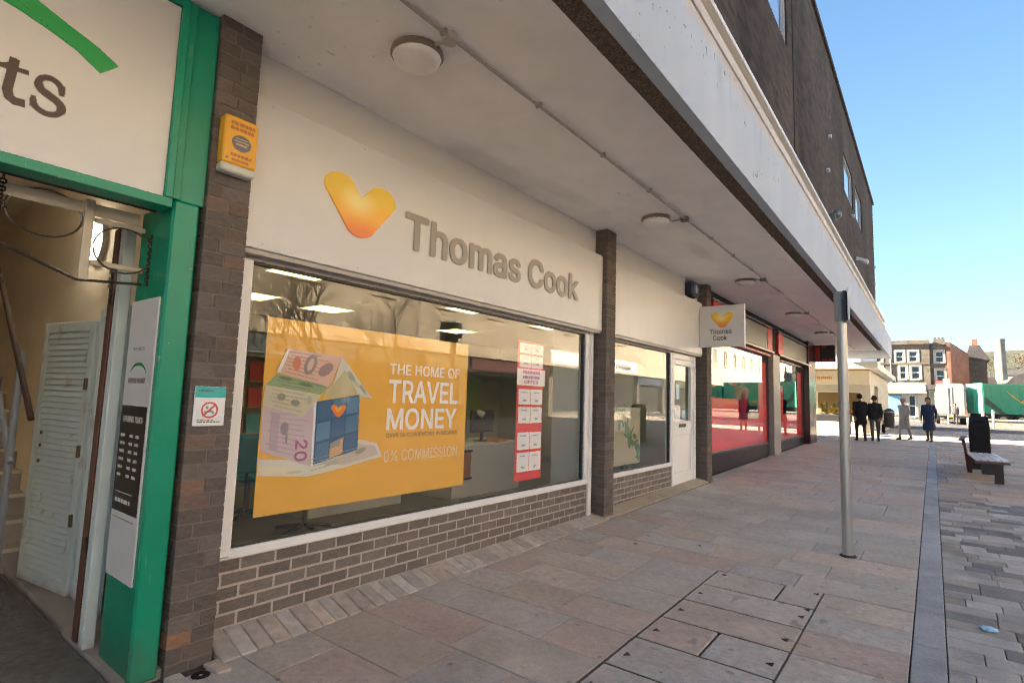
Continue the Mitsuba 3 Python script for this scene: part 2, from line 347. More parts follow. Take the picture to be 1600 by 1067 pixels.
bp = struct('block_paving')
put(bp, sheet([1.0, 11.85], [-3.6, -.012], -.004), 'joint')
far, faruv = [], []
i = 0; x = 2.4
while x < 11.8:
    x1 = min(x+.197, 11.85); y = -.012
    first = rng.uniform(.12, .4)
    while y > -3.4:
        L = first if y == -.012 else rng.choice([.22, .30, .38, .46]); first = 0
        m = slope(cbx(x+.003, x1-.003, y-L+.003, y-.003, -.02, .010+rng.uniform(-.001, .001), .003)); r = (rng.random(), rng.random())
        if y > -1.45 and x > 3.7: part(bp, 'paving_block', m, 'block', r=r)
        else: far.append(m); faruv.append(np.tile(r, (len(m.vertices), 1)))
        y -= L
    x = x1
put(key(bp+'__far_blocks'), trimesh.util.concatenate(far), 'block', r=np.vstack(faruv)); labels[bp+'__far_blocks'] = {'kind': 'stuff'}

# blue litter scrap on the blocks, drain eye by the pillar
t = thing('crumpled_wrapper', 'small crumpled pale blue wrapper lying on the grey block paving', 'litter')
w = trimesh.creation.icosphere(subdivisions=2, radius=1); v = np.array(w.vertices); v *= (1+.7*(meshkit.noise(v*2.3)-.5))[:, None]*np.array([.05, .045, .012]); w.vertices = v+[5.27, -.25, gz(5.27)+.02]
put(t, w, 'satin', col=(.30, .52, .66))
t = thing('drain_eye', 'dark oval drain cover in the paving at the foot of the left brick pillar', 'drain cover')
put(t, slope(xf(lathe([(0, .0), (.05, .0), (.05, .013), (.04, .017), (0, .012)], 20), (1.51, 3.27, -.004))), 'metal', col=(.04, .04, .045))

# sett strip sloping up to the wall
ss = struct('sett_strip')
def tilt(m, rise):   # higher towards the wall
    m = m.copy(); v = np.array(m.vertices); v[:, 2] += np.clip((v[:, 1]-SETT_Y)/.25, 0, 1)*(rise-.0*v[:, 0]); m.vertices = v; return slope(m)
def rise(x): return .085-.010*(x-1.7)
put(ss, tilt(bx(1.40, 10.6, SETT_Y-.005, 3.62, -.06, .0), .03), 'joint')
x = 1.64
while x < 6.3:
    L = rng.uniform(.098, .118); y0 = SETT_Y+rng.uniform(-.006, .006)
    m = cbx(x+.003, x+L-.003, y0, 3.565, -.03, .016+rng.uniform(-.003, .003), .007)
    part(ss, 'sett', xf(tilt(m, rise(x))), 'sett', r=(rng.random(), rng.random())); x += L
for a, b in ((1.38, 1.64),):
    for x in (1.36, 1.565): part(ss, 'sett', slope(cbx(x, x+.084, 3.2, 3.37, -.02, .02, .006)), 'sett', r=(rng.random(), rng.random()))
part(ss, 'mortar_fillet', tilt(cbx(6.36, 10.4, SETT_Y+.02, 3.565, -.05, .02, .01), .05), 'fillet')

# ------------------------------------------------------------------ parade building
PB = thing('shopping_parade', 'long shopping parade with brick pillars, white canopy fascia and dark brick upper storey', 'building')
C = .0833
def pillar(x0, x1, y0, y1, z0, z1, top_ragged=False):
    pk = part(PB, 'pillar', bx(x0+.004, x1-.004, y0+.004, y1, z0, z1-.002), 'mortar_dark')
    n = int((z1-z0)/C); zz = z0
    for i in range(n+1):
        za, zb = zz+.005, min(zz+C-.006, z1-.001); zz += C
        if zb-za < .02: break
        o = rng.uniform(-.001, .0015)
        mid = (x0+x1)/2
        if i % 2 == 0:
            for a, b in ((x0, mid-.0055), (mid+.0055, x1)):
                part(pk, 'brick', bx(a, b, y0+rng.uniform(-.0015, .0015), y1-.004, za, zb), 'brick', r=(rng.random(), .7+rng.random()))
        else:
            s = .085 if i % 4 == 1 else (x1-x0)-.085
            for a, b in ((x0, x0+s-.0055), (x0+s+.0055, x1)):
                part(pk, 'brick', bx(a, b, y0+rng.uniform(-.0015, .0015), y0+.105, za, zb), 'brick', r=(rng.random(), .7+rng.random()))
            m = bx(x0, x1, y0+.113, y1-.004, za, zb)
            part(pk, 'brick', m, 'brick', r=(rng.random(), .7+rng.random()))
SOF = 3.89
pillar(1.365, 1.615, 3.38, 3.60, -.01, SOF)
pillar(6.40, 6.655, 3.38, 3.60, .05, SOF)
# third pillar is clad in dark glazed tile low down, brick above
pillar(10.45, 10.72, 3.38, 3.60, .11, SOF)
part(PB, 'soffit', bx(-9, 25.7, 1.665, 3.62, SOF, SOF+.10), 'soffit')
part(PB, 'soffit_border', bx(-9, 25.7, 1.522, 1.663, SOF-.004, SOF+.10), 'aggregate')
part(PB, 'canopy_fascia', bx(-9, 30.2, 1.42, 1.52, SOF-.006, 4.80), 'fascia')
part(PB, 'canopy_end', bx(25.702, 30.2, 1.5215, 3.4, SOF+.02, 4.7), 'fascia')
# metal capping along the fascia top: a lip, a sloped cream band and a dark drip line
def prof(pts, x0, x1):
    m = trimesh.creation.extrude_polygon(Polygon(pts), x1-x0, engine='earcut')   # polygon in (y, z)
    m.apply_transform(np.array([[0, 0, 1, x0], [1, 0, 0, 0], [0, 1, 0, 0], [0, 0, 0, 1.]])); return m
part(PB, 'capping', prof([(1.405, 4.80), (1.53, 4.80), (1.53, 5.02), (1.45, 5.02), (1.40, 4.90)], -9, 26), 'capping')
part(PB, 'capping_lip', prof([(1.385, 5.02), (1.60, 5.02), (1.60, 5.09), (1.385, 5.075)], -9, 26), 'satin', col=(.62, .61, .58))
part(PB, 'capping_upstand', prof([(1.43, 5.092), (1.62, 5.092), (1.62, 5.20), (1.47, 5.20)], -9, 26), 'capping')
part(PB, 'drip_rail', prof([(1.52, 5.20), (1.64, 5.20), (1.64, 5.30), (1.56, 5.30)], -9, 25), 'matte', col=(.035, .033, .033))
part(PB, 'roof_flashing', prof([(1.585, 5.33), (1.64, 5.33), (1.64, 5.36), (1.59, 5.36)], -9, 25), 'satin', col=(.28, .27, .26))
WINS = [(2.0, 4.4), (6.6, 8.95), (15.95, 17.95), (18.6, 20.45)]
WZ = (7.2, 8.25)
UY = 1.62
segs, xa = [], -9
for a, b in WINS:
    segs.append(bx(xa, a, UY, UY+.3, 5.24, 9.55)); xa = b
    segs.append(bx(a, b, UY, UY+.3, 5.24, WZ[0])); segs.append(bx(a, b, UY, UY+.3, WZ[1], 9.55))
segs.append(bx(xa, 25.0, UY, UY+.3, 5.24, 9.55))
segs += [bx(24.7, 25.0, UY+.3, 12, 5.24, 9.55), bx(-9, 24.7, UY+.31, 12, 9.3, 9.5), bx(-9, -8.7, UY+.3, 12, 0, 9.55), bx(-9, 25, 12, 12.3, 0, 9.55), bx(-9, 25.0, 3.66, 12, SOF+.2, 5.2)]
part(PB, 'upper_wall', segs, 'dark_brickwork')
part(PB, 'parapet_coping', bx(-9.03, 25.05, UY-.05, UY+.34, 9.552, 9.66), 'matte', col=(.06, .055, .055))
for a, b in WINS:
    fr = cat(bx(a, b, UY+.03, UY+.09, WZ[0], WZ[0]+.06), bx(a, b, UY+.03, UY+.09, WZ[1]-.06, WZ[1]), bx(a, a+.06, UY+.03, UY+.09, WZ[0]+.06, WZ[1]-.06), bx(b-.06, b, UY+.03, UY+.09, WZ[0]+.06, WZ[1]-.06))
    wk = part(PB, 'upper_window', fr, 'satin', col=(.30, .31, .33))
    part(wk, 'pane', bx(a+.06, b-.06, UY+.058, UY+.064, WZ[0]+.06, WZ[1]-.06), 'sky_glass')
part(PB, 'shop_lintel', cat(bx(-1, 1.36, 3.72, 3.9, 3.7, SOF), bx(1.615, 6.40, 3.56, 3.66, 3.52, SOF-.002), bx(6.655, 10.45, 3.56, 3.66, 3.52, SOF-.002), bx(10.72, 22.9, 3.60, 3.70, 3.72, SOF-.002)), 'matte', col=(.60, .59, .565))
# little cowls and a bracket on the upper wall
part(PB, 'vent_cap', [xf(lathe([(0, 0), (.05, 0), (.05, .06), (0, .07)], 12), (x, UY-.03, z), rx=PI/2) for x, z in ((13.0, 7.4), (12.6, 6.5), (24.2, 6.9), (23.9, 6.2), (17.2, 6.85))], 'satin', col=(.45, .48, .52))
part(PB, 'corner_joint', bx(9.35, 9.37, UY-.012, UY, 5.36, 9.55), 'matte', col=(.04, .036, .034))

t = thing('floodlight_bracket', 'grey floodlight on a short arm above the far end of the canopy fascia', 'floodlight')
part(t, 'arm', cat(cyl((16.9, 1.60, 5.5), (16.85, 1.42, 5.56), .02), cyl((16.9, 1.6, 5.37), (16.9, 1.6, 5.52), .02)), 'metal', col=(.5, .5, .5))
part(t, 'lamp_head', xf(cbx(-.10, .10, -.15, .15, -.05, .05, .02), (16.85, 1.36, 5.5), rx=.4), 'satin', col=(.55, .55, .55))
t = thing('security_camera', 'small dark dome camera on the gutter halfway along the canopy', 'camera')
part(t, 'mount', cbx(12.15, 12.35, 1.40, 1.585, 5.31, 5.44, .01), 'satin', col=(.10, .12, .12))
part(t, 'dome', xf(trimesh.creation.icosphere(subdivisions=2, radius=.085), (12.25, 1.38, 5.42)), 'gloss', col=(.12, .16, .17))

# bulkhead lights and conduit under the soffit
LN = ['nearest round white bulkhead light under the canopy, above the heart sign', 'second round bulkhead light under the canopy, above the middle pillar', 'third round bulkhead light, above the small hanging sign', 'fourth round bulkhead light, in front of the red shop', 'fifth bulkhead light from the camera, by the post top', 'farthest bulkhead light, near the end of the canopy']
for (x, lab) in zip((2.31, 6.32, 10.45, 14.8, 19.0, 24.0), LN):
    t = thing('bulkhead_light', lab, 'light', 'bulkhead lights under the canopy')
    part(t, 'base', lathe([(0, 0), (.172, 0), (.178, -.03), (.165, -.045), (0, -.045)], 36, (x, 2.67, SOF)), 'satin', col=(.20, .155, .12), smooth=35)
    part(t, 'diffuser', lathe([(0, -.105), (.06, -.104), (.12, -.094), (.15, -.072), (.162, -.045), (0, -.045)], 36, (x, 2.67, SOF)), 'frosted', smooth=40)
t = thing('conduit_pipe', 'grey electrical conduit running the length of the canopy ceiling', 'conduit')
cp = [(-8, 2.36, SOF-.016)]+[(x, 2.36+.004*math.sin(x*3), SOF-.017-.005*abs(math.sin(x*1.3))) for x in np.arange(-6, 25.4, .5)]
part(t, 'pipe', tube(cp, .0125, 8), 'satin', col=(.36, .34, .31), smooth=True)
for x in (2.31, 6.50, 10.45, 14.8, 19.0): 
    part(t, 'junction_box', lathe([(0, -.05), (.05, -.05), (.052, 0), (0, 0)], 16, (x, 2.37, SOF)), 'satin', col=(.40, .37, .34) if x < 3 else (.10, .085, .08), smooth=40)
    part(t, 'branch', cat(cyl((x, 2.40, SOF-.02), (x-.0, 2.53, SOF-.02), .0115, 8)), 'satin', col=(.36, .34, .31))
for x in np.arange(1.2, 12, 1.05): part(t, 'clip', bx(x-.012, x+.012, 2.335, 2.385, SOF-.034, SOF-.001), 'satin', col=(.30, .28, .26))

# ------------------------------------------------------------------ travel shop front
SF = thing('travel_shopfront', 'shopfront of white framed windows and a white door above a dwarf brick wall', 'shopfront')
def dwarf(x0, x1, zb, zt):
    wk = part(SF, 'dwarf_wall', bx(x0, x1, 3.5638, 3.70, zb-.1, zt), 'mortar_light')
    z = zt-C; i = 0
    while z > zb-.09:
        x = x0-(.11875 if i % 2 else .0)-.02
        while x < x1:
            a, b = max(x+.0085, x0), min(x+.2375-.0085, x1)
            if b-a > .02:
                o = rng.uniform(-.0012, .0012)
                part(wk, 'brick', bx(a, b, 3.5615+o, 3.60, z+.0085, z+C-.0085), 'brick', r=(rng.random()*.72 if rng.random() < .93 else .8, 2.2+.8*rng.random()))
            x += .2375
        z -= C; i += 1
dwarf(1.617, 6.26, .06, .528)
dwarf(6.66, 9.12, .11, .528)
def frame(x0, x1, z0, z1, jl=.045, jr=.10, name='window'):
    k_ = part(SF, name+'_frame', cat(cbx(x0, x1, 3.535, 3.64, z0, z0+.060, .006), cbx(x0, x0+jl, 3.54, 3.64, z0+.058, z1, .004), cbx(x1-jr, x1, 3.54, 3.64, z0+.058, z1, .004)), 'satin', col=WHITE)
    part(k_, 'head', cbx(x0, x1, 3.545, 3.64, z1-.005, z1+.045, .004), 'satin', col=(.42, .40, .38))
    part(k_, 'gasket', cat(bx(x0+jl, x1-jr, 3.562, 3.6, z0+.060, z0+.072), bx(x1-jr-.028, x1-jr, 3.562, 3.6, z0+.072, z1-.005), bx(x0+jl, x0+jl+.012, 3.562, 3.6, z0+.072, z1-.005), bx(x0+jl, x1-jr, 3.562, 3.6, z1-.02, z1-.005)), 'satin', col=(.03, .03, .032))
    part(SF, name+'_pane', trimesh.Trimesh([[x0+jl, 3.588, z0+.06], [x1-jr, 3.588, z0+.06], [x1-jr, 3.588, z1], [x0+jl, 3.588, z1]], [[0, 1, 2], [0, 2, 3]], process=False), 'glass')
frame(1.63, 6.255, .53, 2.45, .125)
frame(6.665, 9.11, .53, 2.45, .03, .05)
part(SF, 'corner_trim', bx(6.262, 6.345, 3.538, 3.60, .07, 2.49), 'satin', col=WHITE)
part(SF, 'sill_notch', bx(1.68, 1.74, 3.533, 3.536, .545, .552), 'matte', col=(.3, .3, .3))
# door
dk = part(SF, 'door', cat(cbx(9.19, 9.28, 3.56, 3.62, .17, 2.36, .004), cbx(10.10, 10.20, 3.56, 3.62, .17, 2.36, .004), cbx(9.28, 10.10, 3.56, 3.62, 1.12, 1.27, .004), cbx(9.28, 10.10, 3.56, 3.62, 2.26, 2.36, .004), cbx(9.28, 10.10, 3.56, 3.62, .17, .36, .004), bx(9.28, 10.10, 3.575, 3.61, .36, 1.12)), 'satin', col=WHITE)
part(dk, 'moulding', cat(bx(9.30, 10.08, 3.568, 3.576, 1.02, 1.04), bx(9.30, 10.08, 3.568, 3.576, .38, .40), bx(9.30, 9.32, 3.568, 3.576, .40, 1.02), bx(10.06, 10.08, 3.568, 3.576, .40, 1.02)), 'satin', col=(.66, .66, .66))
part(dk, 'pane', trimesh.Trimesh([[9.28, 3.59, 1.27], [10.10, 3.59, 1.27], [10.10, 3.59, 2.26], [9.28, 3.59, 2.26]], [[0, 1, 2], [0, 2, 3]], process=False), 'glass')
part(dk, 'letter_box', cbx(9.48, 9.80, 3.545, 3.562, 1.165, 1.225, .004), 'metal', col=(.10, .09, .08))
part(dk, 'handle', cyl((10.13, 3.53, 1.0), (10.13, 3.53, 1.5), .012), 'metal', col=(.6, .6, .6))
part(SF, 'door_frame', cat(cbx(9.125, 9.188, 3.54, 3.64, .13, 2.46, .004), cbx(10.202, 10.29, 3.54, 3.64, .13, 2.46, .004), cbx(9.188, 10.202, 3.54, 3.64, 2.362, 2.46, .004)), 'satin', col=WHITE)
part(SF, 'door_step', bx(9.125, 10.29, 3.50, 3.66, .06, .165), 'concrete')

# fascia signs
FS = thing('fascia_sign', 'large cream fascia sign with an orange heart and grey shop name above the main window', 'sign')
part(FS, 'panel', cbx(1.625, 6.385, 3.44, 3.555, 2.505, 3.515, .004), 'sign_white')
part(FS, 'trim', bx(1.625, 6.385, 3.46, 3.555, 2.47, 2.503), 'satin', col=(.36, .335, .31))
def pad_uv(m, a, b):
    bb = m.bounds; v = np.array(m.vertices); return np.stack([(v[:, a]-bb[0, a])/(bb[1, a]-bb[0, a]), (v[:, b]-bb[0, b])/(bb[1, b]-bb[0, b])], 1)
def heart_on(parent, name, place, w, h, depth, x0, z0, ia, ib, flipx=False):
    m = ext(heart(w, h), depth); m.apply_translation([x0, z0, 0]); uv = pad_uv(m, 0, 1); m = place(m)
    part(parent, name, m, 'heart_print', r=uv)
for x in np.linspace(1.75, 6.25, 7):
    for z in (2.54, 3.48): part(FS, 'screw_cap', onwall(ext(Point(float(x), z).buffer(.007, 6), .002), 3.4395), 'satin', col=(.45, .44, .41))
heart_on(FS, 'heart', lambda m: onwall(m, 3.44), .655, .445, .012, 2.165, 2.775, 0, 2)
tx = text('Thomas Cook', 2.945, 5.745, 2.800, 3.118, .012, True, .004)
for g in tx.split(only_watertight=False): part(FS, 'letter', onwall(g, 3.4395), 'satin', col=(.29, .265, .24))
FS2 = thing('fascia_sign', 'plain cream fascia sign panel without lettering above the second window and the door', 'sign')
part(FS2, 'panel', cbx(6.67, 10.36, 3.44, 3.555, 2.505, 3.495, .004), 'sign_white')
part(FS2, 'trim', bx(6.67, 10.36, 3.46, 3.555, 2.47, 2.503), 'satin', col=(.36, .335, .31))

PS = thing('projecting_sign', 'square white hanging sign with an orange heart and shop name, projecting over the pavement', 'sign')
part(PS, 'panel', cbx(10.18, 10.26, 2.64, 3.43, 2.635, 3.40, .006), 'sign_white')
part(PS, 'edge_trim', bx(10.177, 10.263, 2.63, 2.639, 2.63, 3.405), 'satin', col=(.55, .58, .62))
heart_on(PS, 'heart', lambda m: onside(m, 10.18), .41, .275, .003, -3.22, 2.99, 1, 2)
for s, a, b, c, d in (('Thomas', -3.245, -2.845, 2.87, 2.965), ('Cook', -3.18, -2.93, 2.75, 2.845)):
    part(PS, 'lettering', onside(text(s, a, b, c, d, .002), 10.18), 'satin', col=(.10, .085, .08))
part(PS, 'bracket', bx(10.205, 10.235, 3.43, 3.60, 3.05, 3.10), 'metal', col=(.4, .4, .4))
t = thing('alarm_box', 'dark blue alarm box high on the wall beside the third pillar', 'alarm box')
part(t, 'case', cbx(9.75, 10.10, 3.40, 3.56, 3.55, 3.83, .03), 'satin', col=(.018, .024, .05))
part(t, 'badge', bx(9.80, 10.05, 3.396, 3.401, 3.60, 3.78), 'satin', col=(.05, .09, .20))
part(t, 'emblem', [bx(9.90, 9.95, 3.393, 3.3965, 3.62, 3.76), bx(9.84, 10.01, 3.392, 3.3962, 3.68, 3.70)], 'satin', col=(.35, .42, .5))
# yellow alarm box and notice on the left pillar
t = thing('alarm_box', 'yellow alarm box with a dark globe emblem on the left brick pillar', 'alarm box')
part(t, 'cover', cbx(1.395, 1.60, 3.30, 3.38, 2.945, 3.245, .010), 'satin', col=(.70, .36, .03))
part(t, 'base', cbx(1.395, 1.60, 3.305, 3.38, 2.895, 2.948, .010), 'satin', col=(.52, .55, .50))
ov = Polygon([(1.50+.058*math.cos(a), 3.085+.05*math.sin(a)) for a in np.linspace(0, 2*PI, 28)])
part(t, 'emblem', onwall(ext(ov, .002), 3.30), 'satin', col=(.13, .12, .17))
part(t, 'emblem_band', onwall(ext(unary_union([sbox(1.455, 3.09, 1.545, 3.098), sbox(1.462, 3.108, 1.538, 3.114), sbox(1.467, 3.068, 1.535, 3.08)]), .002), 3.2985), 'satin', col=(.48, .36, .20))
def bars(x0, x1, z0, z1, n, frac=1.0, seed=1):
    q = random.Random(seed); out = []; x = x0
    while x < x1-.004:
        w_ = q.uniform(.5, 1.3)*(x1-x0)/n; out.append(sbox(x, z0, min(x+w_*.78, x1), z1)); x += w_
    return unary_union(out)
part(t, 'print', onwall(ext(unary_union([bars(1.43, 1.575, 3.19, 3.212, 5), bars(1.43, 1.575, 3.158, 3.178, 7, seed=2), bars(1.44, 1.57, 2.995, 3.013, 5, seed=3), bars(1.45, 1.55, 2.965, 2.98, 5, seed=4)]), .002), 3.30), 'satin', col=(.42, .15, .06))
part(t, 'screw', cyl((1.42, 3.297, 2.975), (1.42, 3.301, 2.975), .006), 'metal', col=(.1, .1, .1))
t = thing('prohibition_notice', 'small white notice with a teal header and a red prohibition circle on the left pillar', 'notice')
part(t, 'plate', cbx(1.39, 1.565, 3.368, 3.376, 1.375, 1.605, .002), 'satin', col=(.72, .73, .74))
part(t, 'header', bx(1.392, 1.563, 3.3655, 3.3685, 1.54, 1.603), 'satin', col=(.05, .42, .40))
ring = Point(1.478, 1.468).buffer(.048).difference(Point(1.478, 1.468).buffer(.038)); sl = LineString([(1.446, 1.436), (1.51, 1.50)]).buffer(.005)
part(t, 'prohibition_ring', onwall(ext(unary_union([ring, sl]), .002), 3.3683), 'satin', col=(.55, .10, .08))
part(t, 'pictogram', onwall(ext(unary_union([LineString([(1.452, 1.455), (1.485, 1.462), (1.50, 1.45)]).buffer(.006), Point(1.463, 1.482).buffer(.009)]), .001), 3.3684), 'satin', col=(.30, .28, .27))
part(t, 'print', onwall(ext(unary_union([bars(1.41, 1.49, 1.575, 1.585, 4), bars(1.41, 1.54, 1.395, 1.402, 8, seed=5), bars(1.41, 1.50, 1.408, 1.413, 5, seed=6)]), .001), 3.3654), 'satin', col=(.12, .16, .18))

# ------------------------------------------------------------------ inside the travel shop
FLZ = .165
RM = struct('shop_interior')
part(RM, 'floor', bx(1.62, 10.7, 3.70, 8.6, .0, FLZ), 'matte', col=(.17, .155, .125))
part(RM, 'ceiling', bx(1.62, 10.7, 3.665, 8.6, 2.80, 2.86), 'matte', col=(.45, .43, .36))
part(RM, 'back_wall', bx(1.62, 10.7, 8.6, 8.7, 0, 2.9), 'matte', col=(.36, .35, .27))
part(RM, 'side_wall', bx(1.56, 1.618, 3.70, 8.7, 0, 2.9), 'matte', col=(.38, .37, .30))
part(RM, 'side_wall', bx(10.702, 10.76, 3.70, 8.7, 0, 2.9), 'matte', col=(.38, .37, .30))
part(RM, 'partition', bx(6.27, 6.36, 3.66, 4.12, FLZ, 2.80), 'matte', col=(.50, .51, .50))
part(RM, 'partition', bx(6.36, 6.40, 4.6, 8.6, FLZ, 2.80), 'matte', col=(.30, .29, .24)) if False else None
LIT = .15
n_ = 0
for x, y in ((3.03, 5.03), (3.42, 6.95), (4.6, 7.0), (5.6, 5.03), (7.4, 7.05), (7.6, 5.03), (9.2, 5.03)):
    n_ += 1
    t = thing('ceiling_light_panel', 'lit square ceiling light panel inside the travel shop', 'light', 'lit ceiling panels inside the travel shop')
    put(t, trimesh.Trimesh([[x-.28, y-.28, 2.79], [x-.28, y+.28, 2.79], [x+.28, y+.28, 2.79], [x+.28, y-.28, 2.79]], [[0, 1, 2], [0, 2, 3]], process=False), 'frosted', emitter={'type': 'area', 'radiance': rgb(LIT*1.0, LIT*.96, LIT*.36)})
def desk(x0, x1, y0, y1, lab):
    t = thing('office_desk', lab, 'desk'); h = FLZ+.74
    part(t, 'top', cbx(x0, x1, y0, y1, h-.03, h, .004), 'satin', col=(.60, .58, .52))
    part(t, 'front_panel', bx(x0+.02, x1-.02, y0+.02, y0+.05, FLZ, h-.03), 'satin', col=(.50, .50, .46))
    for x in (x0+.02, x1-.05): part(t, 'side_panel', bx(x, x+.03, y0+.051, y1-.02, FLZ, h-.03), 'satin', col=(.50, .50, .46))
    return h
desk(3.55, 5.0, 5.6, 6.4, 'pale grey desk behind the orange money poster')
h = desk(5.6, 7.2, 5.3, 6.1, 'pale grey desk to the right of the money poster, with a dark monitor on it')
def monitor(x, y, z, lab):
    t = thing('computer_monitor', lab, 'monitor')
    part(t, 'screen', cbx(x-.27, x+.27, y-.02, y+.02, z+.14, z+.48, .008), 'satin', col=(.02, .02, .022))
    part(t, 'stand', cat(cyl((x, y, z), (x, y, z+.16), .03), cbx(x-.13, x+.13, y-.09, y+.09, z, z+.015, .004)), 'satin', col=(.03, .03, .032))
monitor(6.55, 5.6, h, 'dark computer monitor on the right hand desk')
monitor(6.0, 5.75, h, 'dark computer monitor left of the other one on the right hand desk')
def chair(x, y, rz, col, lab):
    t = thing('office_chair', lab, 'chair'); M_ = lambda m: xf(m, (x, y, FLZ), rz)
    part(t, 'seat', M_(cbx(-.23, .23, -.22, .22, .42, .49, .03)), 'cloth', col=col)
    part(t, 'backrest', M_(xf(cbx(-.21, .21, -.03, .03, .0, .42, .025), (0, .24, .53), rx=-.12)), 'cloth', col=col)
    part(t, 'column', M_(cyl((0, 0, .08), (0, 0, .42), .025)), 'metal', col=(.3, .3, .3))
    for a in range(5): part(t, 'leg', M_(cyl((0, 0, .09), (.28*math.cos(a*1.257), .28*math.sin(a*1.257), .05), .018, 8)), 'satin', col=BLACK)
    part(t, 'back_stem', M_(cyl((0, .2, .42), (0, .26, .62), .014, 8)), 'satin', col=BLACK)
chair(3.15, 6.1, 2.6, (.03, .30, .34), 'teal office chair seen left of the money poster')
chair(3.25, 5.1, 1.0, (.05, .05, .055), 'black office chair below the left corner of the money poster')
chair(7.4, 6.6, .4, (.03, .14, .09), 'dark green office chair beyond the right hand desk')
t = thing('brochure_rack', 'brochure rack with rows of colourful holiday brochures against the back wall', 'rack')
part(t, 'frame', cat(bx(3.4, 6.2, 8.50, 8.58, FLZ+.4, 2.3), *[bx(3.4, 6.2, 8.36, 8.5, z, z+.02) for z in (.9, 1.3, 1.7, 2.1)]), 'matte', col=(.34, .30, .22))
q = random.Random(4)
for z in (.92, 1.32, 1.72):
    for i in range(10):
        c = q.choice([(.5, .05, .05), (.05, .25, .5), (.6, .45, .05), (.05, .35, .2), (.6, .6, .55), (.05, .3, .4)])
        part(t, 'brochure', xf(bx(-.105, .105, -.008, .008, 0, .30), (3.55+i*.27, 8.42, z), rx=-.15), 'satin', col=c)
t = thing('wall_poster', 'dark poster on the back wall of the travel shop', 'poster'); put(t, bx(7.6, 8.8, 8.57, 8.596, 1.2, 2.1), 'satin', col=(.05, .06, .05))
t = thing('wall_poster', 'pale green poster on the back wall of the travel shop, right of the dark one', 'poster'); put(t, bx(9.1, 9.9, 8.57, 8.596, 1.1, 2.0), 'satin', col=(.30, .40, .16))

t = thing('leaflet_stack', 'stack of orange leaflets on the right hand desk in front of the monitors', 'leaflets')
put(t, xf(cbx(-.15, .15, -.11, .11, 0, .05, .004), (6.7, 5.42, h), .2), 'satin', col=(.50, .20, .05))
t = thing('framed_notice', 'brown framed board at the left end of the right hand desk', 'board'); part(t, 'board', bx(5.62, 5.95, 5.27, 5.298, .45, .80), 'satin', col=(.30, .13, .06)); part(t, 'frame', cat(bx(5.60, 5.97, 5.262, 5.299, .80, .83), bx(5.60, 5.97, 5.262, 5.299, .42, .45)), 'satin', col=(.05, .04, .04))
t = thing('desk_lamp', 'thin grey desk lamp standing between the monitors', 'lamp'); part(t, 'stem', tube([(6.3, 5.7, h), (6.3, 5.7, h+.35), (6.42, 5.6, h+.45)], .012, 8), 'metal', col=(.5, .5, .5)); part(t, 'foot', lathe([(0, 0), (.08, 0), (.08, .015), (0, .02)], 16, (6.3, 5.7, h)), 'metal', col=(.4, .4, .4)); part(t, 'lamp_shade', cyl((6.40, 5.62, h+.46), (6.5, 5.54, h+.40), .03, 12, .06), 'satin', col=(.5, .5, .5))
# posters in the window
TP = thing('window_poster', 'big orange poster with a house built of banknotes in the main window', 'poster')
YP = 3.622
part(TP, 'sheet', bx(1.925, 3.985, YP, YP+.004, .745, 2.10), 'satin', col=ORANGE)
lay = [0]
def art(pts, c, name='artwork', lev=1, holes=None):
    P_ = Polygon(pts) if not hasattr(pts, 'area') else pts
    part(TP, name, onwall(ext(P_, .0012), YP-.0013*(lev-1)), 'satin', col=c)
art([(1.93, 1.13), (2.28, 1.10), (2.74, 1.23), (2.92, 1.19), (2.98, 1.08), (2.62, 1.02), (2.3, .98), (1.93, 1.02)], (.60, .60, .52), 'banknotes', 1)
art([(2.40, 1.06), (2.70, 1.20), (2.90, 1.17), (2.94, 1.10), (2.62, 1.04)], (.52, .46, .40), 'banknotes', 2)
art([(1.94, 1.09), (2.22, 1.04), (2.16, 1.00), (1.94, 1.03)], (.66, .60, .45), 'banknotes', 2)
art([(2.02, 1.71), (2.44, 1.64), (2.38, 1.57), (1.94, 1.63)], (.27, .36, .20), 'banknotes', 2)
art([(1.94, 1.63), (2.38, 1.57), (2.24, 1.41), (1.93, 1.49)], (.53, .51, .38), 'banknotes', 3)
art([(1.93, 1.485), (2.24, 1.42), (2.32, 1.52), (2.33, 1.05), (1.94, 1.18)], (.52, .43, .46), 'banknotes', 2)
art([(2.00, 1.44), (2.06, 1.43), (2.06, 1.17), (2.0, 1.19)], (.44, .36, .40), 'banknotes', 3)
art([(2.32, 1.51), (2.34, 1.52), (2.345, 1.06), (2.33, 1.05)], (.72, .72, .74), 'banknotes', 3)
art([(2.39, 1.54), (2.72, 1.58), (2.56, 1.78), (2.44, 1.63)], (.47, .42, .24), 'banknotes', 2)
art([(2.08, 1.89), (2.535, 1.87), (2.44, 1.63), (2.01, 1.72)], (.62, .43, .34), 'banknotes', 4)
art([(2.535, 1.87), (2.85, 1.55), (2.72, 1.565), (2.57, 1.77), (2.47, 1.65)], (.55, .55, .46), 'banknotes', 4)
art([(2.08, 1.89), (2.10, 1.89), (2.04, 1.715), (2.01, 1.72)], (.70, .69, .64), 'banknotes', 5)
from shapely import affinity
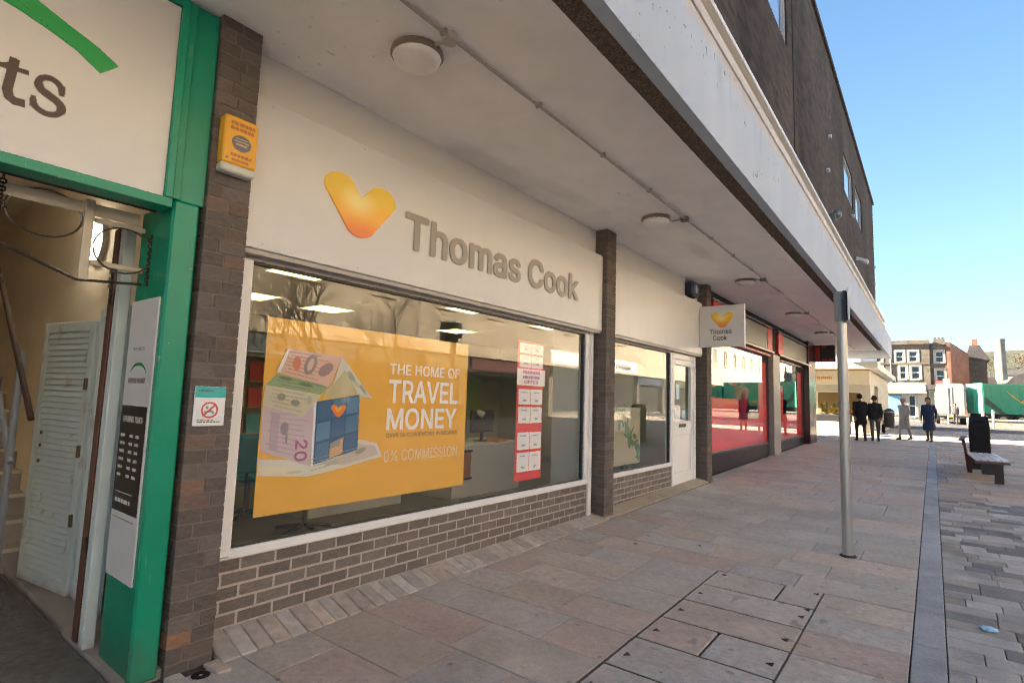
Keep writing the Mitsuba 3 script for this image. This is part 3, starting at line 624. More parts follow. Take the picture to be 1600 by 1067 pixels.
for (x, z, w_, h_, a, c) in [(2.27, 1.79, .045, .08, -20, (.28, .24, .25)), (2.40, 1.76, .07, .04, 35, (.32, .22, .22)), (2.16, 1.79, .03, .05, 0, (.55, .2, .12)), (2.08, 1.68, .05, .012, -8, (.14, .22, .12)), (2.24, 1.64, .06, .012, -8, (.15, .22, .12)), (2.06, 1.55, .03, .025, -10, (.25, .26, .2)), (2.17, 1.51, .035, .02, -10, (.25, .26, .2)), (2.28, 1.53, .02, .03, -10, (.4, .42, .34)), (2.10, 1.33, .03, .045, 0, (.30, .26, .30)), (2.12, 1.26, .008, .04, 0, (.3, .26, .3)), (2.63, 1.72, .018, .05, 40, (.30, .34, .26)), (2.75, 1.62, .012, .05, 40, (.33, .36, .28)), (2.50, 1.06, .06, .012, 12, (.42, .42, .36)), (2.76, 1.14, .05, .02, 18, (.34, .30, .25)), (2.2, 1.02, .06, .01, 0, (.5, .5, .42))]:
    art(affinity.rotate(affinity.scale(Point(x, z).buffer(1, 12), w_, h_), a), c, 'banknote_print', 6)
art(unary_union([Point(2.27, 1.79).buffer(1, 12)]) if False else affinity.rotate(affinity.scale(Point(2.27, 1.79).buffer(1, 12), .022, .05), -20), (.60, .43, .35), 'banknote_print', 7)
q = random.Random(31)
def fine(quad, n, c, w_):     # fine print: thin broken lines running across a note (corners a, b, c, d)
    a, b, c_, d = [np.array(p) for p in quad]
    for i in range(n):
        t0 = (i+.6)/(n+.2); p, r_ = a+(d-a)*t0, b+(c_-b)*t0; u = q.uniform(.04, .2); v_ = q.uniform(.6, .95)
        art(LineString([p+(r_-p)*u, p+(r_-p)*v_]).buffer(w_, cap_style=2), c, 'banknote_print', 5)
fine([(2.08, 1.885), (2.52, 1.865), (2.43, 1.64), (2.02, 1.725)], 7, (.50, .27, .20), .0035)
fine([(2.03, 1.705), (2.42, 1.64), (2.38, 1.58), (1.96, 1.635)], 3, (.18, .27, .13), .003)
fine([(1.96, 1.62), (2.36, 1.57), (2.24, 1.42), (1.94, 1.49)], 5, (.38, .37, .28), .003)
fine([(1.95, 1.46), (2.30, 1.44), (2.31, 1.08), (1.95, 1.19)], 9, (.42, .33, .38), .003)
fine([(2.10, 1.08), (2.80, 1.19), (2.90, 1.10), (2.30, 1.0)], 4, (.42, .42, .35), .003)
fine([(2.56, 1.80), (2.82, 1.56), (2.75, 1.57), (2.58, 1.74)], 2, (.36, .38, .28), .003)
m20 = xf(text('20', 0, .15, 0, .10, .0012), rz=-PI/2); m20.apply_translation([2.19, 1.245, 0]); part(TP, 'banknote_print', onwall(m20, YP-.0065), 'satin', col=(.38, .12, .26))
art([(2.34, 1.52), (2.72, 1.58), (2.73, 1.15), (2.345, 1.06)], (.04, .11, .20), 'door_front', 4)
for i in range(3):
    for j in range(3):
        x0, x1 = 2.355+i*.125, 2.355+i*.125+.113
        zl = lambda x, t: (1.06+(x-2.345)*.234)*(1-t)+(1.52+(x-2.34)*.158)*t
        if i == 1 and j == 0: continue
        t0, t1 = j/3+.02, (j+1)/3-.02
        art([(x0, zl(x0, t0)), (x1, zl(x1, t0)), (x1, zl(x1, t1)), (x0, zl(x0, t1))], [(.07, .17, .30), (.10, .22, .36), (.05, .13, .25)][(i+j) % 3], 'door_front', 5)
art([(2.475, 1.21), (2.59, 1.25), (2.59, 1.13), (2.475, 1.10)], (.60, .38, .20), 'door_front', 6)
art([(2.475, 1.21), (2.57, 1.245), (2.56, 1.19), (2.475, 1.17)], (.30, .28, .26), 'door_front', 7)
art(affinity.translate(heart(.135, .095), 2.465, 1.405), (.80, .22, .03), 'heart', 6)
art(affinity.translate(heart(.06, .04), 2.50, 1.445), (.85, .45, .08), 'heart', 7)
part(TP, 'lettering', onwall(text('THE HOME OF', 3.015, 3.872, 1.757, 1.852, .0015), YP), 'satin', col=(.78, .76, .70))
part(TP, 'lettering', onwall(text('TRAVEL', 3.013, 3.862, 1.515, 1.715, .0015, True), YP), 'satin', col=(.80, .80, .78))
part(TP, 'lettering', onwall(text('MONEY', 3.010, 3.850, 1.29, 1.475, .0015, True), YP), 'satin', col=(.80, .80, .78))
part(TP, 'lettering', onwall(text('OVER 50 CURRENCIES AVAILABLE', 3.012, 3.868, 1.232, 1.268, .0015), YP), 'satin', col=(.28, .16, .06))
part(TP, 'lettering', onwall(text('0% COMMISSION', 3.0, 3.88, 1.03, 1.125, .0015, False), YP), 'satin', col=(.72, .62, .45))
RP = thing('window_poster', 'tall red and white offers poster at the right side of the main window', 'poster')
part(RP, 'sheet', bx(4.80, 5.30, YP, YP+.004, .69, 2.23), 'satin', col=(.62, .045, .04))
for i in range(2):
    for z0, z1 in ((.78, 1.0), (1.02, 1.22), (1.31, 1.50), (1.515, 1.70), (1.93, 2.08), (2.09, 2.215)):
        x0 = 4.835+i*.232; c_ = part(RP, 'offer_card', bx(x0, x0+.222, YP-.0025, YP-.0005, z0+.006, z1-.006), 'satin', col=(.74, .74, .74))
        part(c_, 'print', onwall(ext(unary_union([bars(x0+.05, x0+.16, z1-.05, z1-.038, 4, seed=i+int(z0*50)), bars(x0+.08, x0+.15, z0+.04, z0+.062, 3, seed=i)]), .0008), YP-.0026), 'satin', col=(.30, .28, .28))
ck = part(RP, 'title_card', bx(4.80, 5.315, YP-.004, YP-.0005, 1.735, 1.93) if False else bx(4.795, 5.335, YP-.005, YP-.0005, 1.735, 1.92), 'satin', col=(.76, .76, .76))
for s, a, b, c in (('OFFER', 4.93, 5.20, 1.755),): part(RP, 'lettering', onwall(text(s, a, b, c, c+.04, .001), YP-.0052), 'satin', col=(.38, .05, .12))
part(RP, 'print', onwall(ext(unary_union([bars(4.90, 5.23, 1.865, 1.90, 6, seed=3), bars(4.90, 5.23, 1.81, 1.845, 6, seed=8)]), .001), YP-.0052), 'satin', col=(.36, .16, .36))
# notices and plant poster in the second window and the door
t = thing('window_poster', 'poster of green leaves on a pale ground in the second window', 'poster')
part(t, 'sheet', bx(6.72, 8.05, YP+.02, YP+.024, .66, 1.50), 'satin', col=(.36, .33, .22))
q = random.Random(11)
lv = []
for i in range(46):
    u = q.random(); x = 7.25+.75*u+q.uniform(-.12, .12); z = 1.45-.62*u+q.uniform(-.10, .12); a = q.uniform(0, 180)
    lv.append(affinity.rotate(affinity.scale(Point(x, z).buffer(1, 5), q.uniform(.05, .12), q.uniform(.018, .035)), a))
part(t, 'leaf_print', onwall(ext(unary_union(lv).intersection(sbox(6.73, .67, 8.04, 1.49)), .001), YP+.02), 'satin', col=(.06, .16, .06))
t = thing('door_notice', 'white paper notice taped inside the glass of the white door', 'notice'); put(t, bx(9.45, 9.70, YP, YP+.003, 1.30, 1.55), 'satin', col=(.72, .72, .72))
t = thing('door_notice', 'light blue sticker inside the door glass, above the letter box', 'notice'); put(t, bx(9.80, 9.98, YP, YP+.003, 1.30, 1.48), 'satin', col=(.12, .40, .52))
t = thing('door_notice', 'tall pale blue notice in the middle of the door glass', 'notice'); put(t, bx(9.50, 9.66, YP, YP+.003, 1.66, 1.92), 'satin', col=(.42, .60, .68))
t = thing('potted_plant', 'green leafy plant standing inside the second window', 'plant')
part(t, 'pot', lathe([(0, 0), (.13, 0), (.17, .3), (0, .3)], 20, (8.35, 4.1, FLZ)), 'satin', col=(.10, .09, .085), smooth=40)
lm = []
for i in range(150):
    a, zz_ = q.uniform(0, 2*PI), q.uniform(.3, 1.35); rr_ = q.uniform(.02, .20)*(1.1-abs(zz_-.8)*.6)
    l = trimesh.Trimesh([[0, 0, 0], [.035, .05, .01], [0, .13, -.02], [-.035, .05, .01]], [[0, 1, 2], [0, 2, 3]], process=False)
    lm.append(xf(l, (8.35+rr_*math.cos(a), 4.1+rr_*math.sin(a), FLZ+zz_), rz=a-PI/2+q.uniform(-.5, .5), rx=q.uniform(-.6, .6)))
scene['leaf'] = {'type': 'principledthin', 'base_color': rgb(.05, .15, .04), 'roughness': .5, 'diff_trans': .6}
part(t, 'leaves', cat(*lm), 'leaf')
part(t, 'stem', cat(*[cyl((8.35, 4.1, FLZ+.28), (8.35+.08*math.cos(i), 4.1+.08*math.sin(i), FLZ+1.2), .008, 6) for i in range(4)]), 'matte', col=(.09, .12, .05))
# ------------------------------------------------------------------ entrance on the left
t = thing('entrance_sign', 'white sign with a green arc and dark letters over the stair entrance', 'sign')
part(t, 'panel', bx(-2.6, 1.135, 3.385, 3.48, 2.655, 3.79), 'sign_white')
part(t, 'frame', cat(cbx(-2.6, 1.178, 3.36, 3.50, 2.598, 2.653, .004), cbx(1.137, 1.178, 3.36, 3.50, 2.655, 3.80, .004), cbx(-2.6, 1.178, 3.37, 3.50, 3.795, 3.86, .004)), 'green_paint')
ARC = [(-.30, 3.30), (-.1, 3.40), (.1, 3.455), (.30, 3.475), (.514, 3.443), (.638, 3.390), (.77, 3.338), (.862, 3.284), (.792, 3.213), (.689, 3.280), (.58, 3.323), (.469, 3.357), (.36, 3.382), (.2, 3.385), (0, 3.36), (-.2, 3.29), (-.3, 3.23)]
part(t, 'arc', onwall(ext(Polygon(ARC).buffer(.004), .004), 3.385), 'satin', col=(.02, .33, .08))
tp = unary_union([LineString([(.466, 3.115), (.459, 3.03), (.453, 2.955), (.462, 2.925), (.483, 2.912), (.52, 2.915)]).buffer(.0185, cap_style=2), LineString([(.415, 3.062), (.52, 3.070)]).buffer(.011, cap_style=2), Polygon([(.47, 3.123), (.45, 3.09), (.415, 3.068), (.47, 3.068)])])
th = np.linspace(0, 1, 24)
sp = np.array([(.648, 3.03), (.640, 3.062), (.612, 3.082), (.580, 3.078), (.560, 3.052), (.565, 3.022), (.60, 2.998), (.635, 2.980), (.655, 2.955), (.648, 2.925), (.620, 2.905), (.585, 2.905), (.557, 2.922), (.548, 2.955)])
from scipy.interpolate import splprep, splev
tck, _ = splprep(sp.T, s=0); sc_ = np.array(splev(np.linspace(0, 1, 60), tck)).T
sg = unary_union([LineString(sc_).buffer(.0135, cap_style=2), sbox(.639, 3.015, .660, 3.068), sbox(.537, 2.915, .556, 2.97), LineString(sc_[20:40]).buffer(.018)])
part(t, 'letter', onwall(ext(tp, .004), 3.385), 'satin', col=(.06, .035, .03)); part(t, 'letter', onwall(ext(sg, .004), 3.385), 'satin', col=(.06, .035, .03))

GP = thing('green_column', 'green painted column beside the left brick pillar, carrying a tall information sign', 'column')
part(GP, 'shaft', cbx(1.195, 1.335, 3.39, 3.855, .02, 2.66, .012), 'green_paint')
part(GP, 'upper_panel', cat(cbx(1.182, 1.225, 3.385, 3.56, 2.662, 3.86, .004), cbx(1.227, 1.362, 3.41, 3.58, 2.664, 3.87, .004)), 'green_paint')
IS = thing('information_sign', 'tall white information sign with a black times table on the green column', 'sign')
part(IS, 'plate', bx(1.186, 1.194, 3.44, 3.845, .52, 2.10), 'satin', col=(.62, .64, .66))
part(IS, 'table_panel', bx(1.1835, 1.1855, 3.455, 3.84, .88, 1.48), 'satin', col=(.022, .020, .020))
def side_art(g, x, c, name): part(IS, name, onside(ext(g, .001), x), 'satin', col=c)
part(IS, 'lettering', onside(text('OPENING TIMES', -3.80, -3.50, 1.385, 1.42, .001), 1.1835), 'satin', col=(.55, .54, .52))
gl = []
for i in range(6):
    z = 1.30-i*.045; gl += [bars(-3.81, -3.74, z, z+.016, 1, seed=i), sbox(-3.67, z, -3.62, z+.016), sbox(-3.58, z, -3.53, z+.016)]
gl += [sbox(-3.81, .985, -3.55, .990), bars(-3.80, -3.56, .93, .952, 4, seed=9)]
side_art(unary_union(gl), 1.1835, (.62, .61, .60), 'table_print')
part(IS, 'lettering', onside(text('WELCOME TO', -3.76, -3.58, 1.80, 1.82, .001, False), 1.186), 'satin', col=(.30, .28, .27))
ap = [(-3.65+.125*math.cos(a), 1.655+.075*math.sin(a)) for a in np.linspace(.25, 2.75, 20)]+[(-3.65+.125*math.cos(a), 1.65+.062*math.sin(a)) for a in np.linspace(2.75, .25, 20)]
side_art(Polygon(ap).buffer(0), 1.186, (.02, .25, .08), 'arc')
side_art(unary_union([bars(-3.79, -3.66, 1.61, 1.64, 4, seed=3), bars(-3.65, -3.53, 1.61, 1.64, 4, seed=4)]), 1.186, (.22, .2, .19), 'print')
side_art(unary_union([bars(-3.82, -3.50, .84, .848, 8, seed=5)]), 1.186, (.30, .29, .29), 'print')

EN = struct('entrance_passage')
part(EN, 'side_wall', bx(1.402, 1.55, 3.62, 10, -.05, SOF-.001), 'stair_wall')
part(EN, 'far_side_wall', bx(-1.6, -1.4, 3.62, 10, -.05, 3.88), 'stair_wall')
part(EN, 'back_wall', bx(-1.4, 1.402, 9.8, 10, -.05, 5), 'stair_wall')
part(EN, 'ceiling', bx(-1.4, 1.402, 3.62, 9.8, 3.6, 3.7), 'stair_wall')
part(EN, 'lintel', bx(-2.6, 1.182, 3.51, 3.62, 2.62, SOF-.002), 'matte', col=(.03, .03, .03))
part(EN, 'door_ledge', cat(bx(1.16, 1.40, 3.42, 4.42, -.05, .055), bx(1.19, 1.402, 4.42, 6.2, -.05, .052)), 'concrete')
part(EN, 'wall_return', bx(-9, -1.6, 3.5, 3.6, -.1, SOF-.001), 'stair_wall')
t = thing('entrance_mat', 'dark ribbed entrance mat on the floor before the stairs', 'mat')
put(t, bx(-1.38, 1.155, 3.05, 6.22, -.02, .022), 'mat_rib')
part(t, 'rib', cat(*[bx(-1.37, 1.15, y, y+.011, .0225, .029) for y in np.arange(3.06, 6.2, .023)]), 'mat_rib')
t = thing('stairs', 'flight of worn stone stairs rising behind the folded back door', 'stairs')
for i in range(12):
    part(t, 'step', cbx(-1.4, 1.40, 6.25+i*.27, 6.25+(i+1)*.27+.02, -.05+i*.185, .0+(i+1)*.185, .006), 'concrete')
    part(t, 'nosing', cbx(-1.4, 1.40, 6.235+i*.27, 6.262+i*.27, (i+1)*.185-.028, (i+1)*.185+.004, .004), 'satin', col=(.50, .46, .40))
t = thing('stair_handrail', 'dark sloping handrail beside the stairs', 'handrail')
part(t, 'top_rail', cat(tube([(.93, 4.62, 1.36), (.93, 4.75, 1.46), (.95, 6.25, 2.46), (.95, 9.0, 4.3)], .019, 10)), 'matte', col=(.045, .028, .022))
part(t, 'lower_rail', tube([(1.0, 5.4, 1.0), (1.0, 6.25, 1.6), (1.0, 9.0, 3.4)], .022, 10), 'satin', col=(.20, .22, .26))
part(t, 'post', cyl((1.0, 5.45, 0), (1.0, 5.45, 1.83), .024), 'satin', col=(.20, .22, .26)); part(t, 'post', cyl((1.0, 7.2, .7), (1.0, 7.2, 2.99), .024), 'satin', col=(.20, .22, .26))

# folded door leaves
def placed(m, p0, p1):     # local x along p0->p1, y to the side, z up
    a = math.atan2(p1[1]-p0[1], p1[0]-p0[0]); return xf(m, (p0[0], p0[1], 0), a)
FD = thing('louvred_door', 'chipped pale blue louvred metal door folded back against the stair wall', 'door')
p0, p1 = (1.365, 5.02), (1.235, 5.80); L = math.hypot(p1[0]-p0[0], p1[1]-p0[1])
pl = lambda m: placed(m, p0, p1)
part(FD, 'frame', pl(cat(cbx(0, .075, -.0, .045, .06, 2.08, .004), cbx(L-.075, L, 0, .045, .06, 2.08, .004), cbx(.076, L-.076, 0, .045, 2.0, 2.079, .004), cbx(.076, L-.076, 0, .045, .061, .16, .004))), 'chipped_blue')
part(FD, 'backing', pl(bx(.07, L-.07, .004, .018, .15, 2.01)), 'chipped_blue')
for i in range(40):
    z = .165+i*.0458; part(FD, 'slat', pl(xf(bx(.077, L-.077, -.004, .004, 0, .037), (0, .042, z), rx=.30)), 'chipped_blue')
for z in (.55, 1.05, 1.55): part(FD, 'hinge', pl(cbx(.02, .05, .044, .062, z, z+.09, .003)), 'metal', col=(.16, .11, .08))
for z in (.98, 1.10, 1.20): part(FD, 'bolt_hole', pl(cyl((L-.13, .04, z), (L-.13, .047, z), .014, 10)), 'matte', col=(.10, .07, .05))
SD = thing('louvred_door', 'narrow second leaf of the folded blue door, next to the green column', 'door')
p0, p1 = (1.375, 4.45), (1.385, 5.0); L = math.hypot(p1[0]-p0[0], p1[1]-p0[1])
part(SD, 'frame', pl(cat(cbx(L-.06, L, 0, .045, .06, 2.16, .004), cbx(0, .03, 0, .045, .06, 2.16, .004), cbx(.031, L-.061, 0, .045, 2.09, 2.159, .004), cbx(.031, L-.061, 0, .045, .061, .20, .004))), 'chipped_blue')
part(SD, 'plate', pl(bx(.025, L-.055, .006, .012, .19, 2.1)), 'satin', col=(.58, .52, .42))
t = thing('door_jamb', 'pale blue steel door jamb post behind the green column', 'door jamb')
part(t, 'post', cbx(1.15, 1.212, 3.98, 4.06, .05, 2.60, .005), 'chipped_blue'); part(t, 'stop', cbx(1.155, 1.19, 4.12, 4.20, .05, 2.60, .004), 'satin', col=(.12, .055, .04))
for z in (.6, 2.1): part(t, 'lug', cbx(1.14, 1.17, 4.065, 4.12, z, z+.07, .004), 'metal', col=(.08, .05, .04))
# lit wall lamp
t = thing('wall_lamp', 'lit round white bulkhead lamp on the stair wall', 'lamp')
part(t, 'base', xf(lathe([(0, 0), (.185, 0), (.185, .04), (0, .04)], 32), (1.401, 5.42, 2.76), ry=-PI/2), 'satin', col=(.40, .38, .34), smooth=40)
part(t, 'globe', xf(lathe([(.165, .04), (.16, .07), (.12, .10), (.06, .115), (0, .12)], 32), (1.401, 5.42, 2.76), ry=-PI/2), 'frosted', smooth=True, emitter={'type': 'area', 'radiance': rgb(2.3, 2.1, 1.7)})
# wrought bracket with hoops under the sign
WB = thing('hoop_bracket', 'old metal bracket with two wire hoops under the entrance sign', 'bracket')
def hoop(cx, cz, rx_, rz_, y, r): return tube([(cx+rx_*math.cos(a), y, cz+rz_*math.sin(a)) for a in np.linspace(0, 2*PI, 49)], r, 6)
part(WB, 'top_bar', cbx(.10, 1.13, 3.68, 3.70, 2.535, 2.60, .003), 'satin', col=(.52, .47, .38))
part(WB, 'upright', cbx(.860, .905, 3.66, 3.678, 2.165, 2.615, .003), 'satin', col=(.45, .40, .32))
part(WB, 'side_bar', cbx(.91, 1.17, 3.68, 3.70, 2.255, 2.285, .003), 'satin', col=(.45, .38, .28))
part(WB, 'side_bar', cbx(.92, 1.17, 3.70, 3.715, 2.50, 2.528, .003), 'satin', col=(.45, .42, .36))
part(WB, 'hoop', hoop(.70, 2.49, .158, .125, 3.69, .006), 'metal', col=(.16, .14, .12)); part(WB, 'hoop', hoop(1.06, 2.365, .145, .13, 3.67, .005), 'metal', col=(.16, .14, .12))
part(WB, 'lower_rod', tube([(.2, 3.69, 2.41), (.54, 3.69, 2.288), (.862, 3.69, 2.163), (1.0, 3.69, 2.175), (1.17, 3.69, 2.19)], .008, 8), 'metal', col=(.12, .10, .09))
for x, z0, z1 in ((.52, 2.46, 2.62), (1.195, 2.20, 2.50), (1.02, 2.13, 2.24)):
    part(WB, 'chain', cat(*[xf(trimesh.creation.torus(.013, .0045, major_sections=12, minor_sections=6), (x, 3.67, z), rx=PI/2 if i % 2 else 0, ry=0 if i % 2 else PI/2) for i, z in enumerate(np.arange(z0, z1, .02))]), 'metal', col=(.05, .045, .04))

# ------------------------------------------------------------------ red shop
RS = thing('red_shopfront', 'red shop with big reflective windows over a black tiled plinth', 'shopfront')
def plinth(x0, x1):
    k_ = part(RS, 'plinth', bx(x0, x1, 3.60, 3.70, .05, .565), 'mortar_dark'); n = int((x1-x0)/.6)
    for i in range(n): part(k_, 'tile', cbx(x0+i*(x1-x0)/n+.003, x0+(i+1)*(x1-x0)/n-.003, 3.585, 3.61, gz(x0)-.02, .56, .003), 'gloss', col=(.010, .011, .011))
plinth(10.73, 16.28); plinth(17.15, 21.3)
def pane(x0, x1, z0, z1, y): return trimesh.Trimesh([[x0, y, z0], [x1, y, z0], [x1, y, z1], [x0, y, z1]], [[0, 1, 2], [0, 2, 3]], process=False)
for x0, x1 in ((10.80, 16.26), (17.15, 21.3)):
    part(RS, 'window_frame', cat(bx(x0, x1, 3.58, 3.65, .565, .605), bx(x0, x1, 3.58, 3.65, 2.92, 2.98), bx(x0, x0+.05, 3.58, 3.65, .605, 2.92), bx(x1-.05, x1, 3.58, 3.65, .605, 2.92)), 'satin', col=(.06, .035, .03))
    part(RS, 'window_pane', pane(x0+.05, x1-.05, .605, 2.92, 3.61), 'glass')
part(RS, 'pier', cbx(16.30, 17.12, 3.46, 3.66, .1, 3.02, .006), 'satin', col=(.22, .205, .19))
part(RS, 'end_pier', cbx(21.4, 22.75, 3.40, 3.75, .15, SOF-.004, .006), 'gloss', col=(.045, .014, .014))
part(RS, 'fascia_box', bx(10.73, 22.75, 3.52, 3.62, 2.99, SOF-.003), 'matte', col=(.02, .02, .02))
for x0, x1 in ((11.75, 15.6), (17.62, 21.4)):
    sk = part(RS, 'sign_panel', bx(x0, x1, 3.46, 3.52, 3.10, 3.66), 'satin', col=(.16, .165, .15))
    part(sk, 'rail', cat(bx(x0-.7, x1+.6, 3.40, 3.52, 3.02, 3.06), bx(x0-.7, x1+.6, 3.44, 3.52, 3.69, 3.73)), 'metal', col=(.30, .30, .29))
    part(RS, 'red_end', cbx(x0-.66, x0-.02, 3.45, 3.52, 3.07, 3.68, .004), 'satin', col=RED); part(RS, 'red_end', cbx(x1+.02, x1+.58 if x1 < 16 else x1+.2, 3.45, 3.52, 3.07, 3.68, .004), 'satin', col=RED)
part(RS, 'awning_rail', cat(bx(10.73, 16.28, 3.50, 3.62, 2.93, 2.985)), 'satin', col=(.32, .03, .03))
part(RS, 'interior', cat(bx(10.77, 22.7, 6.9, 7.0, .2, 3.1), bx(10.77, 22.7, 3.7, 6.9, .15, .22), bx(10.77, 22.7, 3.7, 6.9, 3.0, 3.08), bx(22.6, 22.7, 3.76, 6.9, .2, 3.0), bx(10.77, 10.8, 3.7, 6.9, .2, 3.0)), 'matte', col=(.18, .025, .02))
part(RS, 'display_back', cat(bx(10.9, 13.6, 4.2, 4.24, .22, 1.78), bx(14.5, 16.2, 4.2, 4.24, .22, 2.5)), 'matte', col=RED)
part(RS, 'red_vinyl', cat(bx(10.86, 13.5, 3.632, 3.636, .61, 1.72), bx(15.35, 16.2, 3.632, 3.636, .61, 2.75), bx(13.5, 15.35, 3.632, 3.636, .61, 1.25), bx(17.2, 18.3, 3.632, 3.636, .61, 2.2), bx(18.3, 21.25, 3.632, 3.636, .61, 1.35), bx(20.5, 21.25, 3.632, 3.636, 1.352, 2.75)), 'satin', col=(.72, .012, .016))
part(RS, 'display_floor', bx(10.8, 16.2, 3.7, 4.3, .222, .62), 'matte', col=(.40, .06, .05))
part(RS, 'display_floor', bx(17.2, 21.3, 3.7, 4.5, .222, .58), 'matte', col=(.16, .11, .10))
t = thing('projecting_sign', 'black projecting sign with red blocks at the far end of the red shop', 'sign')
part(t, 'panel', cbx(22.45, 22.60, 2.72, 3.42, 3.23, 3.83, .01), 'satin', col=(.012, .011, .011))
for y0, z0, z1 in ((2.78, 3.26, 3.34), (3.20, 3.28, 3.80), (2.98, 3.72, 3.80), (2.98, 3.26, 3.33)): part(t, 'red_block', bx(22.44, 22.452, y0, y0+.16, z0, z1), 'satin', col=(.30, .015, .015))
def mannequin(x, y, z0, top, bot, lab):
    t = thing('mannequin', lab, 'mannequin')
    part(t, 'torso', xf(lathe([(0, .72), (.10, .74), (.15, .90), (.14, 1.1), (.19, 1.32), (.17, 1.42), (.05, 1.47), (.045, 1.55), (0, 1.55)], 18), (x, y, z0)), 'cloth', col=top, smooth=True)
    part(t, 'skirt', xf(lathe([(0, .12), (.13, .12), (.15, .4), (.17, .75), (0, .76)], 18), (x, y, z0)), 'cloth', col=bot, smooth=True)
    part(t, 'stand', cat(cyl((x, y, z0), (x, y, z0+.2), .02), lathe([(0, 0), (.16, 0), (.16, .015), (0, .015)], 18, (x, y, z0))), 'metal', col=(.4, .4, .4))
mannequin(14.0, 4.05, .62, (.03, .04, .06), (.10, .20, .36), 'shop dummy in dark top and blue denim skirt in the red shop window')
mannequin(18.6, 4.1, .58, (.10, .32, .22), (.30, .12, .08), 'shop dummy in a green top in the farther red shop window')
mannequin(15.3, 4.05, .62, (.55, .05, .05), (.5, .06, .06), 'shop dummy dressed all in red in the red shop window')

# ------------------------------------------------------------------ post, bench, bin
PO = thing('sign_post', 'grey galvanised post standing alone on the pavement with a narrow plate at its top', 'post')
gp = gz(6.69)
part(PO, 'tube', cat(cyl((6.69, .745, gp-.05), (6.69, .745, 2.51), .049, 24), cyl((6.69, .745, gp+.0), (6.69, .745, gp+.95), .051, 24)), 'steel', smooth=40)
part(PO, 'base_collar', lathe([(.05, .0), (.075, .0), (.075, .012), (.05, .02)], 24, (6.69, .745, gp+.008)), 'matte', col=(.04, .035, .03))
part(PO, 'sleeve', cyl((6.69, .755, 2.511), (6.69, .755, 2.83), .055, 24), 'satin', col=(.30, .31, .31), smooth=40)
part(PO, 'plate', xf(cbx(-.20, .20, -.010, .010, 2.50, 2.835, .003), (6.66, .672, 0), .10), 'satin', col=(.62, .68, .74))
part(PO, 'clip', cat(bx(6.56, 6.70, .684, .712, 2.52, 2.82)), 'satin', col=(.02, .028, .06))

BN = thing('timber_bench', 'bench with a slatted timber seat on dark legs at the right edge of the square', 'bench')
bh = gz(15)+.46
for i in range(5): part(BN, 'slat', xf(cbx(0, 2.4, -.045, .045, -.03, 0, .006), (14.35, -.66-i*.105, bh), rz=.02), 'satin', col=(.52, .51, .50))
part(BN, 'front_edge', bx(14.35, 14.39, -1.14, -.61, bh-.075, bh-.032), 'satin', col=(.12, .06, .045))
for x in (14.75, 16.4):
    part(BN, 'leg', cat(cbx(x-.05, x+.05, -1.06, -.92, gz(x)-.02, bh-.031, .01), cbx(x-.16, x-.04, -.90, -.72, gz(x)+.16, bh-.031, .01)), 'satin', col=(.025, .018, .018))
part(BN, 'arm_frame', cat(tube([(16.5, -.60, gz(16)), (16.5, -.56, bh), (16.5, -.52, bh+.25), (16.3, -.5, bh+.32)], .035, 8), tube([(16.5, -.62, gz(16)), (16.2, -.62, bh-.05)], .03, 8)), 'satin', col=(.08, .03, .025))
part(BN, 'armrest', xf(cbx(-.45, .45, -.05, .05, -.02, .02, .01), (16.2, -.50, bh+.34), rz=.05, ry=.16), 'satin', col=(.55, .57, .60))
LB = thing('litter_bin', 'tall black litter bin standing behind the bench', 'bin')
lx, ly, lz = 17.6, -.86, gz(17.6)
part(LB, 'body', xf(cbx(-.24, .24, -.19, .19, .03, 1.02, .03), (lx, ly, lz)), 'matte', col=(.010, .010, .011))
part(LB, 'hood', xf(trimesh.convex.convex_hull(np.array([[sx*.24, sy*.19, 1.0] for sx in (-1, 1) for sy in (-1, 1)]+[[sx*.20, sy*.16, 1.25] for sx in (-1, 1) for sy in (-1, 1)])), (lx, ly, lz)), 'matte', col=(.010, .014, .028))
part(LB, 'foot', xf(cbx(-.26, .26, -.21, .21, 0, .06, .01), (lx, ly, lz)), 'satin', col=(.02, .02, .02))
part(LB, 'aperture', xf(bx(-.236, -.228, -.10, .10, 1.07, 1.15), (lx+.002, ly, lz)), 'matte', col=(.005, .005, .005))

